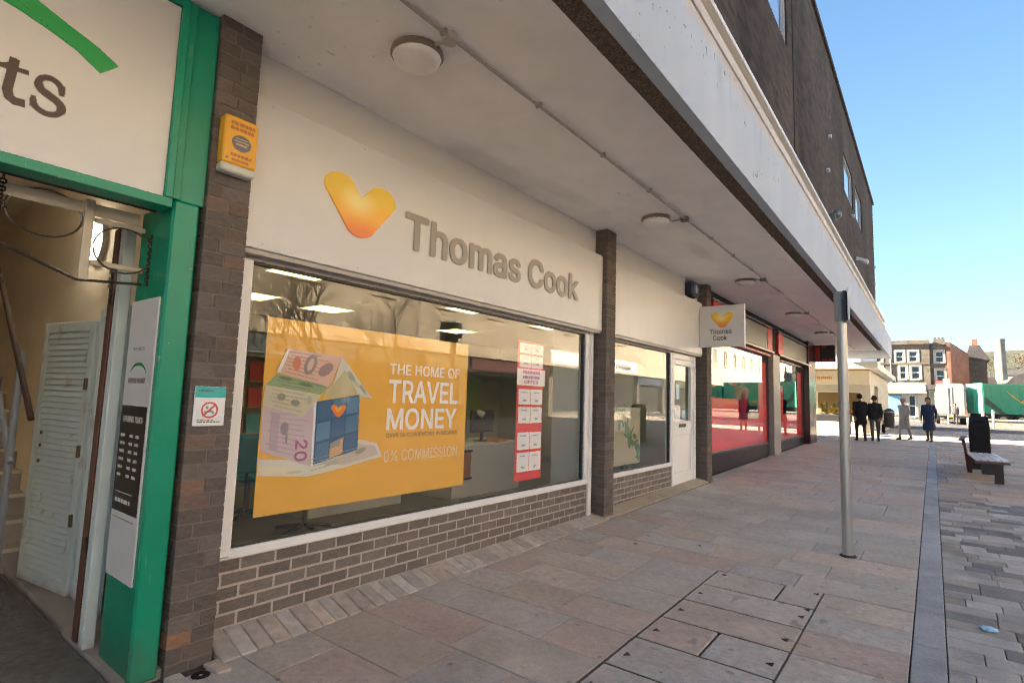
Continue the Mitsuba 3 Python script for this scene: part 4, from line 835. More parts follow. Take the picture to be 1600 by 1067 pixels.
# ------------------------------------------------------------------ people
def ball(c, r): return m3.Manifold.sphere(r, 14).translate(tuple(float(v) for v in c))
def bone(a, ra, b, rb): return m3.Manifold.batch_hull([ball(a, ra), ball(b, rb)])
def person(label, X, Y, heading, h, top, legs, hair, skin=(.34, .20, .14), stride=.5, coat=0.0, bag=None, lean=0.0, hair_long=False):
    """heading: the way the person faces, radians from +x"""
    P_ = thing('person', label, 'person'); s = h/1.75; q = stride
    hip = .93; V = lambda x, y, z: np.array([x, y, z])
    J = {}
    J['pelvis'] = V(0, 0, hip); J['chest'] = V(.02+lean, 0, 1.28); J['neck'] = V(.02+lean, 0, 1.46); J['head'] = V(.05+lean*1.2, 0, 1.615)
    for sd, n in ((1, 'l'), (-1, 'r')):
        f = q*sd
        J['hip'+n] = V(0, .09*sd, hip-.03); J['knee'+n] = V(.20*f+.06*abs(q), .10*sd, .50+.02*abs(f)); J['ank'+n] = V(.36*f-.06*abs(q)*(f < 0)-.02, .10*sd, .085+(.05*abs(q) if f < 0 else 0)); J['toe'+n] = J['ank'+n]+V(.17, .015*sd, -.05-(.03*abs(q) if f < 0 else 0))
        J['heel'+n] = J['ank'+n]+V(-.04, 0, -.045)
        J['sh'+n] = V(.02+lean, .170*sd, 1.39); J['elb'+n] = V(-.05-.13*f+lean, .222*sd, 1.12); J['wr'+n] = V(.05-.24*f+lean, .205*sd, .89)
    B = [('t', 'pelvis', .145, 'chest', .155), ('t', 'chest', .15, 'neck', .075), ('n', 'neck', .055, 'head', .06)]
    m = [bone(J['pelvis']+V(0, .06, 0), .125, J['chest']+V(0, .07, 0), .125)+bone(J['pelvis']+V(0, -.06, 0), .125, J['chest']+V(0, -.07, 0), .125)+bone(J['pelvis'], .135, J['chest'], .135), bone(J['shl'], .07, J['shr'], .07), bone(J['chest'], .12, J['neck'], .065), bone(J['neck'], .052, J['head']+V(-.02, 0, -.04), .055)]
    hd = J['head']
    m += [m3.Manifold.batch_hull([ball(hd+V(-.025, 0, .03), .092), ball(hd+V(.02, 0, .03), .085), ball(hd+V(.045, 0, -.065), .048)]), bone(hd+V(.10, 0, .0), .012, hd+V(.108, 0, -.02), .016), ball(hd+V(0, .085, -.01), .02), ball(hd+V(0, -.085, -.01), .02)]
    for n, sd in (('l', 1), ('r', -1)):
        m += [bone(J['hip'+n], .095, J['knee'+n], .062), bone(J['knee'+n], .06, J['ank'+n], .042), bone(J['heel'+n], .042, J['toe'+n], .035), bone(J['sh'+n], .062, J['elb'+n], .046), bone(J['elb'+n], .044, J['wr'+n], .03)]
        w_ = J['wr'+n]; d_ = w_-J['elb'+n]; d_ /= np.linalg.norm(d_)
        m.append(bone(w_, .028, w_+d_*.07, .032))
        for k_, (o, l_) in enumerate(((.024, .075), (.008, .09), (-.008, .085), (-.024, .065))): m.append(bone(w_+d_*.08+V(o, 0, 0), .0095, w_+d_*(.09+l_)+V(o+.012, -.012*sd, 0), .008))
        m.append(bone(w_+d_*.03+V(.028, 0, 0), .011, w_+d_*.085+V(.05, -.01*sd, 0), .009))
    if coat: m.append(m3.Manifold.batch_hull([ball(J['pelvis']+V(0, y, .05), .135) for y in (-.05, .05)]+[ball(V(x, y, hip-coat), .10) for x in (-.07-.1*q, .07+.1*q) for y in (-.09, .09)]))
    M_ = m[0]
    for o in m[1:]: M_ = M_+o
    M_ = M_.refine_to_length(.045); tmsh = tm(M_); tmsh.merge_vertices(); trimesh.smoothing.filter_taubin(tmsh, iterations=6)
    v = np.array(tmsh.vertices); col = np.tile(np.array(top, float), (len(v), 1))
    cut = hip-(coat+.05 if coat else .06)
    arm = np.abs(v[:, 1]) > .19
    col[(v[:, 2] < cut) & ~(arm & (v[:, 2] > .8))] = legs
    col[v[:, 2] < .115] = (.03, .028, .027)
    wz = min(J['wrl'][2], J['wrr'][2])
    for n in 'lr': col[np.linalg.norm(v-(J['wr'+n]+V(0, 0, -.09)), axis=1) < .115] = skin
    col[v[:, 2] > 1.485] = skin
    put_at = lambda mm: xf(mm, (X, Y, gz(X)+.012), heading)
    body = tmsh.copy(); body.vertices = v*s
    part(P_, 'body', put_at(body), 'cloth', col=col, smooth=True)
    hh = [ball(hd+V(-.035, 0, .045), .099), ball(hd+V(.0, 0, .062), .09)]
    if hair_long: hh += [ball(hd+V(-.07, 0, -.12), .07)]
    hm = tm(m3.Manifold.batch_hull(hh).refine_to_length(.05)); hm.vertices = np.array(hm.vertices)*s
    part(P_, 'hair', put_at(hm), 'cloth', col=hair, smooth=True)
    ey = cat(*[xf(trimesh.creation.icosphere(subdivisions=1, radius=.011), hd+V(.092, y, .012)) for y in (.032, -.032)]); ey.vertices = np.array(ey.vertices)*s
    part(P_, 'eyes', put_at(ey), 'gloss', col=(.03, .025, .02))
    mo = bx(hd[0]+.079, hd[0]+.091, -.022, .022, hd[2]-.062, hd[2]-.053); mo.vertices = np.array(mo.vertices)*s
    part(P_, 'mouth', put_at(mo), 'cloth', col=(.25, .08, .07))
    if bag is not None:
        t_ = thing('bag', bag[0], 'bag'); bp_ = bag[2]
        part(t_, 'body', put_at(xf(cbx(-.13, .13, -.05, .05, -.17, .17, .03), np.array(bp_)*s)), 'cloth', col=bag[1])
        part(t_, 'strap', put_at(xf(tube([(-.09, 0, .16), (-.06, 0, .30), (.06, 0, .30), (.09, 0, .16)], .008, 6), np.array(bp_)*s)), 'cloth', col=bag[1])
person('person in a black coat walking away along the pavement, left one of the dark pair', 24.7, 2.22, .25, 1.78, (.018, .018, .020), (.06, .04, .04), (.03, .025, .02), stride=.55, coat=.25, lean=.03)
person('person in a black jacket and grey trousers walking away, right one of the dark pair', 25.0, 1.78, .1, 1.72, (.028, .028, .030), (.10, .09, .09), (.05, .04, .03), stride=-.6, coat=.05, bag=('black shopping bag carried by the right one of the dark pair', (.02, .02, .02), (.07, -.27, .50)))
person('person in a navy top and grey skirt walking on the square', 27.0, .16, 2.9, 1.70, (.03, .045, .09), (.13, .11, .10), (.04, .03, .03), stride=.5, coat=.42, hair_long=True)
person('person in a pale grey coat walking across the shadow edge in the square', 27.2, .95, 2.6, 1.66, (.36, .33, .30), (.34, .30, .29), (.28, .24, .20), stride=-.5, coat=.40)
person('person in an orange top standing in front of the distant shop', 45.5, .28, 3.0, 1.66, (.50, .23, .12), (.06, .06, .08), (.06, .04, .03), stride=.3)
person('small dark figure standing behind the white van', 56.0, -1.35, 3.1, 1.7, (.13, .12, .13), (.09, .09, .10), (.05, .04, .04), stride=.2)

# ------------------------------------------------------------------ cream shop with the flat canopy
CS = thing('cream_shop', 'single storey cream shop with a wide flat canopy roof and a flower display', 'shop')
GC = gz(31)
part(CS, 'front_wall', cat(bx(31, 31.2, 2.35, 2.70, GC-.1, 3.42), bx(31, 31.2, 4.60, 9, GC-.1, 3.42), bx(31, 31.2, 2.70, 4.60, GC-.1, GC+.72), bx(31, 31.2, 2.70, 4.60, 2.40, 3.42)), 'render_cream')
part(CS, 'side_wall', cat(bx(31.2, 33.2, 2.35, 2.5, GC-.1, 3.42), bx(35.5, 44, 2.35, 2.5, GC-.1, 3.42), bx(33.2, 35.5, 2.95, 3.1, GC-.1, 3.42), bx(33.2, 35.5, 2.35, 2.5, 2.75, 3.42)), 'render_cream')
part(CS, 'fascia_panel', cbx(30.9, 30.998, 2.36, 5.4, 2.72, 3.40, .01), 'satin', col=(.66, .62, .48))
part(CS, 'canopy_roof', bx(29.9, 45, 1.95, 9, 3.45, 3.74), 'satin', col=(.68, .67, .62))
part(CS, 'window_frame', cat(bx(30.96, 31.03, 2.68, 4.62, GC+.70, GC+.76), bx(30.96, 31.03, 2.68, 2.74, GC+.76, 2.38), bx(30.96, 31.03, 4.56, 4.62, GC+.76, 2.38), bx(30.96, 31.03, 3.42, 3.56, GC+.76, 2.38), bx(30.96, 31.03, 2.68, 4.62, 2.34, 2.40)), 'satin', col=(.64, .60, .48))
part(CS, 'window_pane', trimesh.Trimesh([[31.05, 4.56, GC+.76], [31.05, 2.74, GC+.76], [31.05, 2.74, 2.36], [31.05, 4.56, 2.36]], [[0, 1, 2], [0, 2, 3]], process=False), 'glass')
part(CS, 'interior', cat(bx(33.4, 33.5, 2.51, 8, GC, 3.4), bx(31.2, 33.4, 2.51, 8, GC, GC+.3)), 'matte', col=(.30, .25, .15))
part(CS, 'stall_riser', bx(30.93, 30.997, 2.60, 4.65, GC-.05, GC+.70), 'satin', col=(.70, .68, .62))
part(CS, 'step', bx(30.4, 44, 2.0, 2.35, GC-.1, GC+.12), 'concrete')
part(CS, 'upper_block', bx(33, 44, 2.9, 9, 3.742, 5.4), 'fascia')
part(CS, 'door', cbx(33.9, 35.0, 2.88, 2.949, GC, 2.6, .01), 'satin', col=(.20, .13, .08))
part(CS, 'orange_lettering', [bx(30.89, 30.899, 4.55-i*.085-.06, 4.55-i*.085, 2.98, 3.10+.03*(i % 3 == 0)) for i in range(8)], 'satin', col=(.62, .26, .08))
t = thing('flower_display', 'boxes of orange, yellow and pink flowers in the cream shop window', 'flowers')
fm, fc = [], []
q = random.Random(5)
for i in range(120):
    y, z = q.uniform(2.85, 4.5), q.uniform(GC+.75, GC+1.35); b = xf(trimesh.creation.icosphere(subdivisions=0, radius=q.uniform(.04, .08)), (31.25+q.uniform(0, .3), y, z)); fm.append(b)
    fc.append(np.tile(q.choice([(.55, .22, .05), (.55, .45, .06), (.5, .18, .15), (.12, .22, .05), (.55, .5, .4), (.10, .18, .05)]), (len(b.vertices), 1)))
put(key(t+'__blooms'), trimesh.util.concatenate(fm), 'cloth', col=np.vstack(fc)); labels[t+'__blooms'] = {'kind': 'stuff'}
part(t, 'trough', bx(31.22, 31.7, 2.8, 4.55, GC+.31, GC+.76), 'matte', col=(.10, .09, .08))
t = thing('market_table', 'low dark trestle table in front of the cream shop', 'table')
part(t, 'top', cbx(28.8, 29.5, 2.95, 4.75, GC+.52, GC+.82, .02), 'cloth', col=(.05, .052, .055))
for y in (3.05, 4.65):
    for x in (28.9, 29.4): part(t, 'leg', bx(x-.03, x+.03, y-.03, y+.03, GC-.05, GC+.519), 'satin', col=(.08, .08, .08))
t = thing('litter_bin', 'dark litter bin at the corner of the cream shop', 'bin')
part(t, 'body', lathe([(0, .02), (.24, .02), (.27, .85), (.27, .9), (0, .9)], 20, (38.5, 2.05, gz(36))), 'satin', col=(.02, .02, .022), smooth=40)
part(t, 'lid', lathe([(0, 1.12), (.12, 1.10), (.27, .98), (.28, .91), (0, .91)], 20, (38.5, 2.05, gz(36))), 'satin', col=(.03, .03, .035), smooth=40)

# ------------------------------------------------------------------ across the street (seen mirrored in the windows)
OB = thing('stone_terrace', 'long sunlit sandstone terrace across the street, mirrored in the shop windows', 'building')
YB = -13.0; gb = -.2
wx = [(-9+4.1*i, -9+4.1*i+1.25) for i in range(29)]
def facade(x0, x1, wins, rows, z0, z1):
    out, xs = [], x0
    for a, b in wins:
        out.append(bx(xs, a, YB-.5, YB, z0, z1)); xs = b; zc = z0
        for r0_, r1_ in rows: out.append(bx(a, b, YB-.5, YB, zc, r0_)); zc = r1_
        out.append(bx(a, b, YB-.5, YB, zc, z1))
    out.append(bx(xs, x1, YB-.5, YB, z0, z1)); return out
rows = [(6.2, 8.0)]
part(OB, 'wall', facade(-12, 110, wx, rows, 3.75, 9.4)+[bx(-12, 110, YB-9, YB-.51, 9.1, 9.4)], 'sandstone')
for a, b in wx:
    for r0_, r1_ in rows:
        k_ = part(OB, 'window', cat(bx(a, a+.07, YB-.26, YB-.2, r0_, r1_), bx(b-.07, b, YB-.26, YB-.2, r0_, r1_), bx(a+.07, b-.07, YB-.26, YB-.2, r0_, r0_+.08), bx(a+.07, b-.07, YB-.26, YB-.2, r1_-.08, r1_), bx(a+.07, b-.07, YB-.26, YB-.2, (r0_+r1_)/2-.03, (r0_+r1_)/2+.03)), 'satin', col=(.55, .55, .53))
        part(k_, 'pane', bx(a+.07, b-.07, YB-.24, YB-.235, r0_+.08, r1_-.08), 'gloss', col=(.03, .035, .04))
        part(k_, 'sill', bx(a-.12, b+.12, YB-.1, YB+.12, r0_-.16, r0_-.003), 'sandstone')
part(OB, 'cornice', cat(bx(-12, 110, YB+.002, YB+.35, 9.0, 9.42), bx(-12, 110, YB+.002, YB+.2, 3.752, 3.95)), 'sandstone')
q = random.Random(21)
x = -12
while x < 109:
    L = q.uniform(5.5, 8)
    x1 = min(x+L, 110)
    white = (28 < x+L/2 < 34) or (36 < x+L/2 < 46)
    part(OB, 'shop_fascia', bx(x+.1, x1-.1, YB-.35 if not white else YB+.002, YB+.04, 3.05 if not white else 3.96, 3.74 if not white else 4.85), 'satin', col=(.72, .72, .72) if white else q.choice([(.08, .09, .07), (.10, .05, .05), (.06, .07, .10)]))
    part(OB, 'shop_window', cat(bx(x+.5, x1-.5, YB-.3, YB-.28, .7, 3.0)), 'gloss', col=(.05, .05, .055))
    part(OB, 'stall_riser', cat(bx(x, x+.5, YB-.4, YB, gb, 3.03), bx(x+.5, x1-.5, YB-.4, YB-.05, gb, .7)), 'matte', col=q.choice([(.16, .14, .12), (.10, .09, .09), (.22, .20, .18)]))
    x = x1
mm = text('MAHYO', 0, 3.6, 0, .5, .02); mm.apply_transform(np.diag([-1, 1, -1, 1.])); 
mt = mm.copy(); mt.apply_transform(np.array([[1, 0, 0, 42.5], [0, 0, -1, YB+.045], [0, 1, 0, 4.08], [0, 0, 0, 1.]]));
part(OB, 'lettering', mt, 'satin', col=(.06, .06, .06))
def bare_tree(x, y, z, h, seed, lab, group=None, spread=1.0, depth=6, r=.16, key_name='bare_tree'):
    q = random.Random(seed); t = thing(key_name, lab, 'tree', group); tr, br = [], []
    def grow(p, d, L, r_, lev):
        p2 = p+d*L; (tr if lev < 1 else br).append(tube([p, (p+p2)/2+np.array([q.uniform(-.03, .03)*L for _ in range(3)]), p2], [r_, r_*.86, r_*.7], 6 if lev < 3 else 4))
        if lev >= depth: return
        for i in range(3 if lev < 4 else 2):
            a = q.uniform(0, 2*PI); dd = d+spread*np.array([math.cos(a)*.62, math.sin(a)*.62, q.uniform(.05, .3)]); dd /= np.linalg.norm(dd)
            grow(p2 if i else p+d*L*.85, dd, L*q.uniform(.66, .84), r_*.62, lev+1)
    grow(np.array([x, y, z]), np.array([0, 0, 1.]), h*.27, r, 0)
    part(t, 'trunk', cat(*tr), 'twigs'); part(t, 'branches', cat(*br), 'twigs')
bare_tree(11.2, -9.6, gb, 8.5, 3, 'bare street tree across the street, mirrored at the left of the main window', r=.095)
bare_tree(15.5, -10.2, gb, 7.5, 8, 'slimmer bare street tree across the street, mirrored near the middle of the main window', r=.07)
t = thing('street_lamp', 'street post with a dark box, mirrored above the right part of the money poster', 'street lamp')
part(t, 'pole', cyl((18.0, -10, gb), (18.0, -10, 5.2), .06, 12), 'steel', smooth=True); part(t, 'box', cbx(17.7, 18.3, -10.15, -9.85, 4.2, 4.9, .03), 'satin', col=(.04, .04, .045))

# ------------------------------------------------------------------ far side of the square
def block(name_t, lab, cat_, x, y0, y1, z1, mat, wins, depth=9, zb=.2, wall_t=.35, frame_col=(.62, .62, .62)):
    """front wall towards -x with real window holes; wins: (ya, yb, za, zb)"""
    t = thing(name_t, lab, cat_)
    g = sbox(y0, zb, y1, z1)
    for a, b, c, d in wins: g = g.difference(sbox(a, c, b, d))
    m = ext(g, wall_t); m.apply_transform(np.array([[0, 0, 1, x], [1, 0, 0, 0], [0, 1, 0, 0], [0, 0, 0, 1.]]))
    part(t, 'wall', cat(m, bx(x+wall_t, x+depth, y0, y0+.3, zb, z1), bx(x+wall_t, x+depth, y1-.3, y1, zb, z1), bx(x+wall_t, x+depth, y0+.3, y1-.3, z1-.3, z1-.01), bx(x+depth-.3, x+depth-.01, y0+.3, y1-.3, zb, z1-.3)), mat)
    for a, b, c, d in wins:
        f_ = .09
        k_ = part(t, 'window', cat(bx(x+.10, x+.18, a, a+f_, c, d), bx(x+.10, x+.18, b-f_, b, c, d), bx(x+.10, x+.18, a+f_, b-f_, c, c+f_), bx(x+.10, x+.18, a+f_, b-f_, d-f_, d), bx(x+.10, x+.18, a+f_, b-f_, (c+d)/2-.06, (c+d)/2+.06)), 'satin', col=frame_col)
        part(k_, 'pane', bx(x+.13, x+.14, a+f_, b-f_, c+f_, d-f_), 'gloss', col=(.035, .05, .065))
        part(k_, 'surround', cat(bx(x-.06, x+.001, a-.22, a-.002, c-.18, d+.25), bx(x-.06, x+.001, b+.002, b+.22, c-.18, d+.25), bx(x-.06, x+.001, a-.002, b+.002, d+.002, d+.25), bx(x-.12, x+.001, a-.002, b+.002, c-.18, c-.002)), 'satin', col=(.40, .37, .33))
    return t
sb = block('stone_building', 'sooty stone building with white sash windows behind the cream shop', 'building', 90, .15, 9.5, 10.75, 'sooty_stone',
    [(2.95, 3.8, 8.0, 9.35), (1.45, 2.35, 8.0, 9.35), (2.7, 3.4, 5.7, 7.4), (1.25, 2.15, 5.7, 7.4), (5.4, 6.3, 8.0, 9.35), (5.4, 6.3, 5.7, 7.4)])
part(sb, 'cornice', cat(bx(89.6, 90, .1, 9.6, 10.3, 10.8), bx(89.85, 90, .15, 9.5, 7.65, 7.85)), 'sooty_stone')
part(sb, 'downpipe', cyl((89.9, 4.4, .5), (89.9, 4.4, 10.3), .07, 8), 'satin', col=(.5, .48, .45))
sb2 = block('stone_building', 'narrower stone building with an ornate parapet beside the sooty stone building', 'building', 90.4, -2.0, .14, 10.4, 'sooty_stone', [(-1.25, -.45, 7.9, 9.3), (-1.3, -.45, 5.3, 6.9)], frame_col=(.56, .56, .56))
part(sb2, 'parapet', cat(bx(90.1, 90.9, -1.5, -.3, 10.4, 10.95), bx(90.1, 90.7, -2.05, .1, 10.2, 10.398), *[bx(90.2, 90.5, y, y+.25, 10.95, 11.15) for y in (-1.4, -1.0, -.6)]), 'sooty_stone')
part(sb2, 'pilaster', bx(90.15, 90.399, -2.0, -1.6, .5, 10.19), 'red_stone')
part(sb2, 'red_sign', xf(lathe([(0, 0), (.62, 0), (.62, .08), (0, .08)], 24), (90.2, -.75, 4.9), ry=-PI/2), 'satin', col=(.50, .10, .10))
def wall_between(p0, p1, z0, za, zb_, th=.5):
    d_ = np.array(p1)-np.array(p0); n_ = np.array([-d_[1], d_[0]])/np.linalg.norm(d_)*th
    v = np.array([[*p0, z0], [*p1, z0], [*p1, zb_], [*p0, za]]); w_ = v+np.array([n_[0], n_[1], 0]); V_ = np.vstack([v, w_])
    return trimesh.convex.convex_hull(V_)
t = thing('red_brick_building', 'reddish stone side of the building, running back behind the van and lorry', 'building')
part(t, 'wall', wall_between((90.9, -2.02), (101, -4.25), .3, 10.35, 9.6, 4), 'red_stone')
part(t, 'eaves', wall_between((90.9, -1.99), (101, -4.22), 10.36, 10.6, 9.9, 4.1) if False else wall_between((90.9, -1.98), (101, -4.2), 9.61, 10.55, 9.8, 4.2), 'slate')
t = thing('gabled_house', 'grey stone gabled house at the right end of the far terrace', 'house')
part(t, 'wall', bx(101.5, 112, -6.2, -4.0, .3, 9.0), 'sooty_stone')
m = trimesh.creation.extrude_polygon(Polygon([(-6.6, 8.9), (-3.8, 8.9), (-4.4, 11.0), (-5.5, 11.0)]), 10.6, engine='earcut'); m.apply_transform(np.array([[0, 0, 1, 101.4], [1, 0, 0, 0], [0, 1, 0, 0], [0, 0, 0, 1.]]))
part(t, 'roof', m, 'slate'); part(t, 'chimney_stack', bx(102, 103, -5.3, -4.7, 10.6, 12.0), 'red_stone')
# pale shop row under the stone building
sh = block('pale_shop', 'pale shop with a white fascia sign and a blue window display below the stone building', 'shop', 84, .6, 5.6, 4.9, 'render_cream', [(3.0, 4.9, 1.1, 3.6), (1.7, 2.4, .8, 3.4)], depth=5)
part(sh, 'fascia_sign', bx(83.7, 83.99, .7, 4.7, 3.95, 4.85), 'satin', col=(.60, .66, .72)); part(sh, 'canopy', bx(83.0, 83.99, .6, 5.2, 3.62, 3.86), 'satin', col=(.60, .55, .45))
part(sh, 'blue_display', bx(84.02, 84.09, 3.1, 4.8, 1.15, 3.4), 'satin', col=(.20, .42, .62)); part(sh, 'sign_print', bx(83.68, 83.699, 1.4, 4.2, 4.3, 4.5), 'satin', col=(.28, .36, .45))
t = thing('dark_shop', 'dark shopfront with a low roof between the pale shop and the van', 'shop')
part(t, 'wall', bx(84, 89, -4.5, .55, .3, 4.6), 'sooty_stone'); part(t, 'canopy', bx(83.2, 84, -3.4, .5, 4.1, 4.7), 'satin', col=(.10, .09, .09)); part(t, 'window', bx(83.95, 84, -.2, .4, 1.0, 3.9), 'satin', col=(.30, .32, .22)); part(t, 'window_frame', bx(83.93, 83.949, -.25, .45, 3.9, 4.0), 'satin', col=(.4, .4, .35))

# ------------------------------------------------------------------ vehicles
G6 = gz(60)
def wheel(parent, x, y, z, r, axis_y=True, w_=.25, rz=0, org=None):
    tyre = lathe([(r*.55, -w_/2), (r*.92, -w_/2), (r, -w_*.3), (r, w_*.3), (r*.92, w_/2), (r*.55, w_/2)], 24); rim = lathe([(0, -w_*.42), (r*.56, -w_*.42), (r*.56, w_*.42), (0, w_*.42)], 20)
    f_ = lambda m: xf(xf(xf(m, rx=PI/2), (x, y, z)), org if org else (0, 0, 0), rz) if not org else xf(xf(xf(m, rx=PI/2), (x, y, z)), org, rz)
    k_ = part(parent, 'wheel', f_(tyre), 'matte', col=(.02, .02, .02)); part(k_, 'rim', f_(rim), 'metal', col=(.35, .35, .36))
VN = thing('box_van', 'white box van parked with its closed rear doors towards the square', 'van')
vx, vy = 58.0, -1.12; P2 = lambda m: xf(m, (vx, vy, G6))
hull = trimesh.convex.convex_hull(np.array([[x, sy*w_, z] for x in (0, 4.2) for sy in (-1, 1) for w_, z in ((1.0, .72), (1.0, 2.6), (.86, 3.30), (.70, 3.36))]))
part(VN, 'body', P2(hull), 'satin', col=(.30, .305, .32))
for sy in (-1, 1): 
    dk_ = part(VN, 'rear_door', P2(cbx(-.03, -.002, min(sy*.02, sy*.90), max(sy*.02, sy*.90), .85, 3.1, .01)), 'satin', col=(.31, .315, .33)); part(dk_, 'lock_bar', P2(cyl((-.045, sy*.12, .9), (-.045, sy*.12, 3.05), .018, 8)), 'metal', col=(.5, .5, .5))
    part(VN, 'tail_light', P2(cbx(-.04, -.002, min(sy*.93, sy*1.0), max(sy*.93, sy*1.0), .80, 1.25, .005)), 'satin', col=(.42, .08, .02))
part(VN, 'bumper', P2(cbx(-.12, .1, -.98, .98, .52, .70, .02)), 'satin', col=(.03, .03, .03)); part(VN, 'chassis', P2(bx(.1, 6.0, -.45, .45, .45, .715)), 'matte', col=(.03, .03, .03))
part(VN, 'number_plate', P2(bx(-.128, -.122, -.26, .26, .56, .67)), 'satin', col=(.60, .48, .06))
part(VN, 'cab', P2(trimesh.convex.convex_hull(np.array([[x, sy*.95, z] for sy in (-1, 1) for x, z in ((4.3, .45), (6.1, .45), (6.15, 1.1), (5.5, 1.35), (5.0, 2.2), (4.3, 2.25))]))), 'satin', col=(.66, .67, .69))
for x in (1.2, 5.2):
    for y in (-.85, .85): wheel(VN, vx+x, vy+y, G6+.36, .36)
LO = thing('green_lorry', 'green box lorry with its end coloured paler for sunlight and an orange swoosh on its side', 'lorry')
lo, la = (57.6, -3.15), math.atan2(-6.5, 2.5)    # local x runs along the lorry, y towards the back (+x side)
P3 = lambda m: xf(m, (lo[0], lo[1], G6), la)
part(LO, 'box', P3(cbx(.03, 8.0, .0, 2.5, .95, 3.35, .03)), 'satin', col=(.005, .22, .15))
part(LO, 'end_panel', P3(cbx(-.02, .028, .02, 2.48, .95, 3.40, .01)), 'satin', col=(.12, .42, .31))  # paler green than the box: sunlight on this face put into the colour
for y in (.42, 1.25, 2.05): part(LO, 'end_rib', P3(bx(-.05, -.021, y-.04, y+.04, 1.0, 3.35)), 'satin', col=(.15, .45, .34))  # ribs carry the same sunlit tint in their colour
part(LO, 'top_rail', P3(bx(.03, 8.0, -.03, .0, 3.25, 3.36)), 'satin', col=(.03, .30, .21)); part(LO, 'under_frame', P3(bx(.1, 9.5, .2, 2.3, .55, .945)), 'matte', col=(.03, .03, .03))
for x in np.arange(.6, 8, .62): part(LO, 'side_rib', P3(bx(x-.02, x+.02, -.022, -.002, 1.0, 3.2)), 'satin', col=(.008, .25, .17))
for x in (.3, 3.2, 6.1): part(LO, 'side_light', P3(bx(x-.06, x+.06, .16, .199, .72, .80)), 'satin', col=(.5, .22, .03))
sw = [(1.6, 2.75), (2.1, 2.2), (2.9, 1.6), (4.2, 1.32), (8, 1.30), (8, 1.42), (4.4, 1.45), (3.6, 1.6), (3.0, 2.0), (2.7, 2.2), (2.45, 1.95), (1.9, 2.5)]
m = ext(Polygon(sw).buffer(.02), .004); m.apply_transform(np.array([[1, 0, 0, 0], [0, 0, -1, -.023], [0, 1, 0, 0], [0, 0, 0, 1.]])); part(LO, 'swoosh', P3(m), 'satin', col=(.42, .25, .05))
m = ext(Polygon([(.15, 2.3), (.45, 2.0), (1.5, 1.0), (1.1, 1.0), (.15, 1.75)]), .004); m.apply_transform(np.array([[1, 0, 0, 0], [0, 0, -1, -.023], [0, 1, 0, 0], [0, 0, 0, 1.]])); part(LO, 'dark_panel', P3(m), 'satin', col=(.01, .05, .045))
part(LO, 'cab', P3(trimesh.convex.convex_hull(np.array([[x, y, z] for y in (.05, 2.45) for x, z in ((8.2, .5), (10.2, .5), (10.3, 1.4), (10.0, 2.9), (8.2, 3.0))]))), 'satin', col=(.005, .22, .15))
for x in (1.3, 2.5, 8.9):
    for y in (.15, 2.35): wheel(LO, x, y, .5, .5, w_=.3, rz=la, org=(lo[0], lo[1], G6))
for x, y, lab in ((50.5, -2.72, 'left white bollard in front of the green lorry'), (50.6, -3.25, 'right white bollard in front of the green lorry')):
    t = thing('bollard', lab, 'bollard', 'white bollards before the lorry'); put(t, lathe([(0, -.02), (.09, -.02), (.09, 1.15), (.06, 1.22), (0, 1.23)], 14, (x, y, gz(50))), 'satin', col=(.60, .60, .60), smooth=40)
t = thing('parking_sign_post', 'slim white post with a small plate at the left edge of the van', 'post')
part(t, 'pole', cyl((56, -1.35+.45, G6), (56, -1.35+.45, 4.15), .045, 8), 'satin', col=(.62, .62, .62)); part(t, 'plate', bx(55.93, 55.95, -1.12, -.68, 3.45, 4.15), 'satin', col=(.70, .70, .70))
t = thing('low_wall', 'long low pale topped wall beyond the sunlit strip of the square', 'wall')
part(t, 'wall', bx(52.0, 52.3, -40, -1.9, .4, 1.02), 'concrete'); part(t, 'coping', cbx(51.92, 52.38, -40, -1.9, 1.022, 1.12, .01), 'satin', col=(.52, .50, .46))

# ------------------------------------------------------------------ mill, chimney, hills
t = thing('mill_chimney', 'tall round tapering stone mill chimney on the skyline', 'chimney')
part(t, 'shaft', lathe([(0, 2), (1.08, 2), (.84, 16.2), (0, 16.2)], 16, (150, -11.3, 0)), 'sandstone', smooth=40)
part(t, 'cap', lathe([(0, 16.2), (.84, 16.2), (.95, 16.4), (.95, 16.7), (0, 16.75)], 16, (150, -11.3, 0)), 'sandstone', smooth=40)
t = thing('mill_building', 'long low stone mill with an arched roof below the chimney', 'building')
part(t, 'wall', bx(128, 150, -26, -6.2, .3, 6.4), 'sooty_stone')
arch = Polygon([(-13.2+2.9*math.cos(a), 6.2+2.3*math.sin(a)) for a in np.linspace(0, PI, 20)])
m = trimesh.creation.extrude_polygon(arch, 22, engine='earcut'); m.apply_transform(np.array([[0, 0, 1, 127.9], [1, 0, 0, 0], [0, 1, 0, 0], [0, 0, 0, 1.]])); part(t, 'roof', m, 'slate')
m = trimesh.creation.extrude_polygon(Polygon([(-9.5, 6.3), (-7.0, 6.3), (-7.8, 7.7), (-8.7, 7.7)]), 20, engine='earcut'); m.apply_transform(np.array([[0, 0, 1, 128.1], [1, 0, 0, 0], [0, 1, 0, 0], [0, 0, 0, 1.]])); part(t, 'roof', m, 'slate')
part(t, 'window', bx(127.8, 127.89, -13.9, -12.6, 6.5, 7.6), 'satin', col=(.35, .45, .52)); part(t, 'light_pier', bx(127.6, 127.99, -9.7, -9.1, .5, 7.1), 'sandstone')
hl = struct('hills')
hx, hy = np.meshgrid(np.linspace(170, 1100, 70), np.linspace(-700, 420, 110), indexing='ij')
tt = np.clip((hx-170)/330, 0, 1); tt = tt*tt*(3-2*tt)
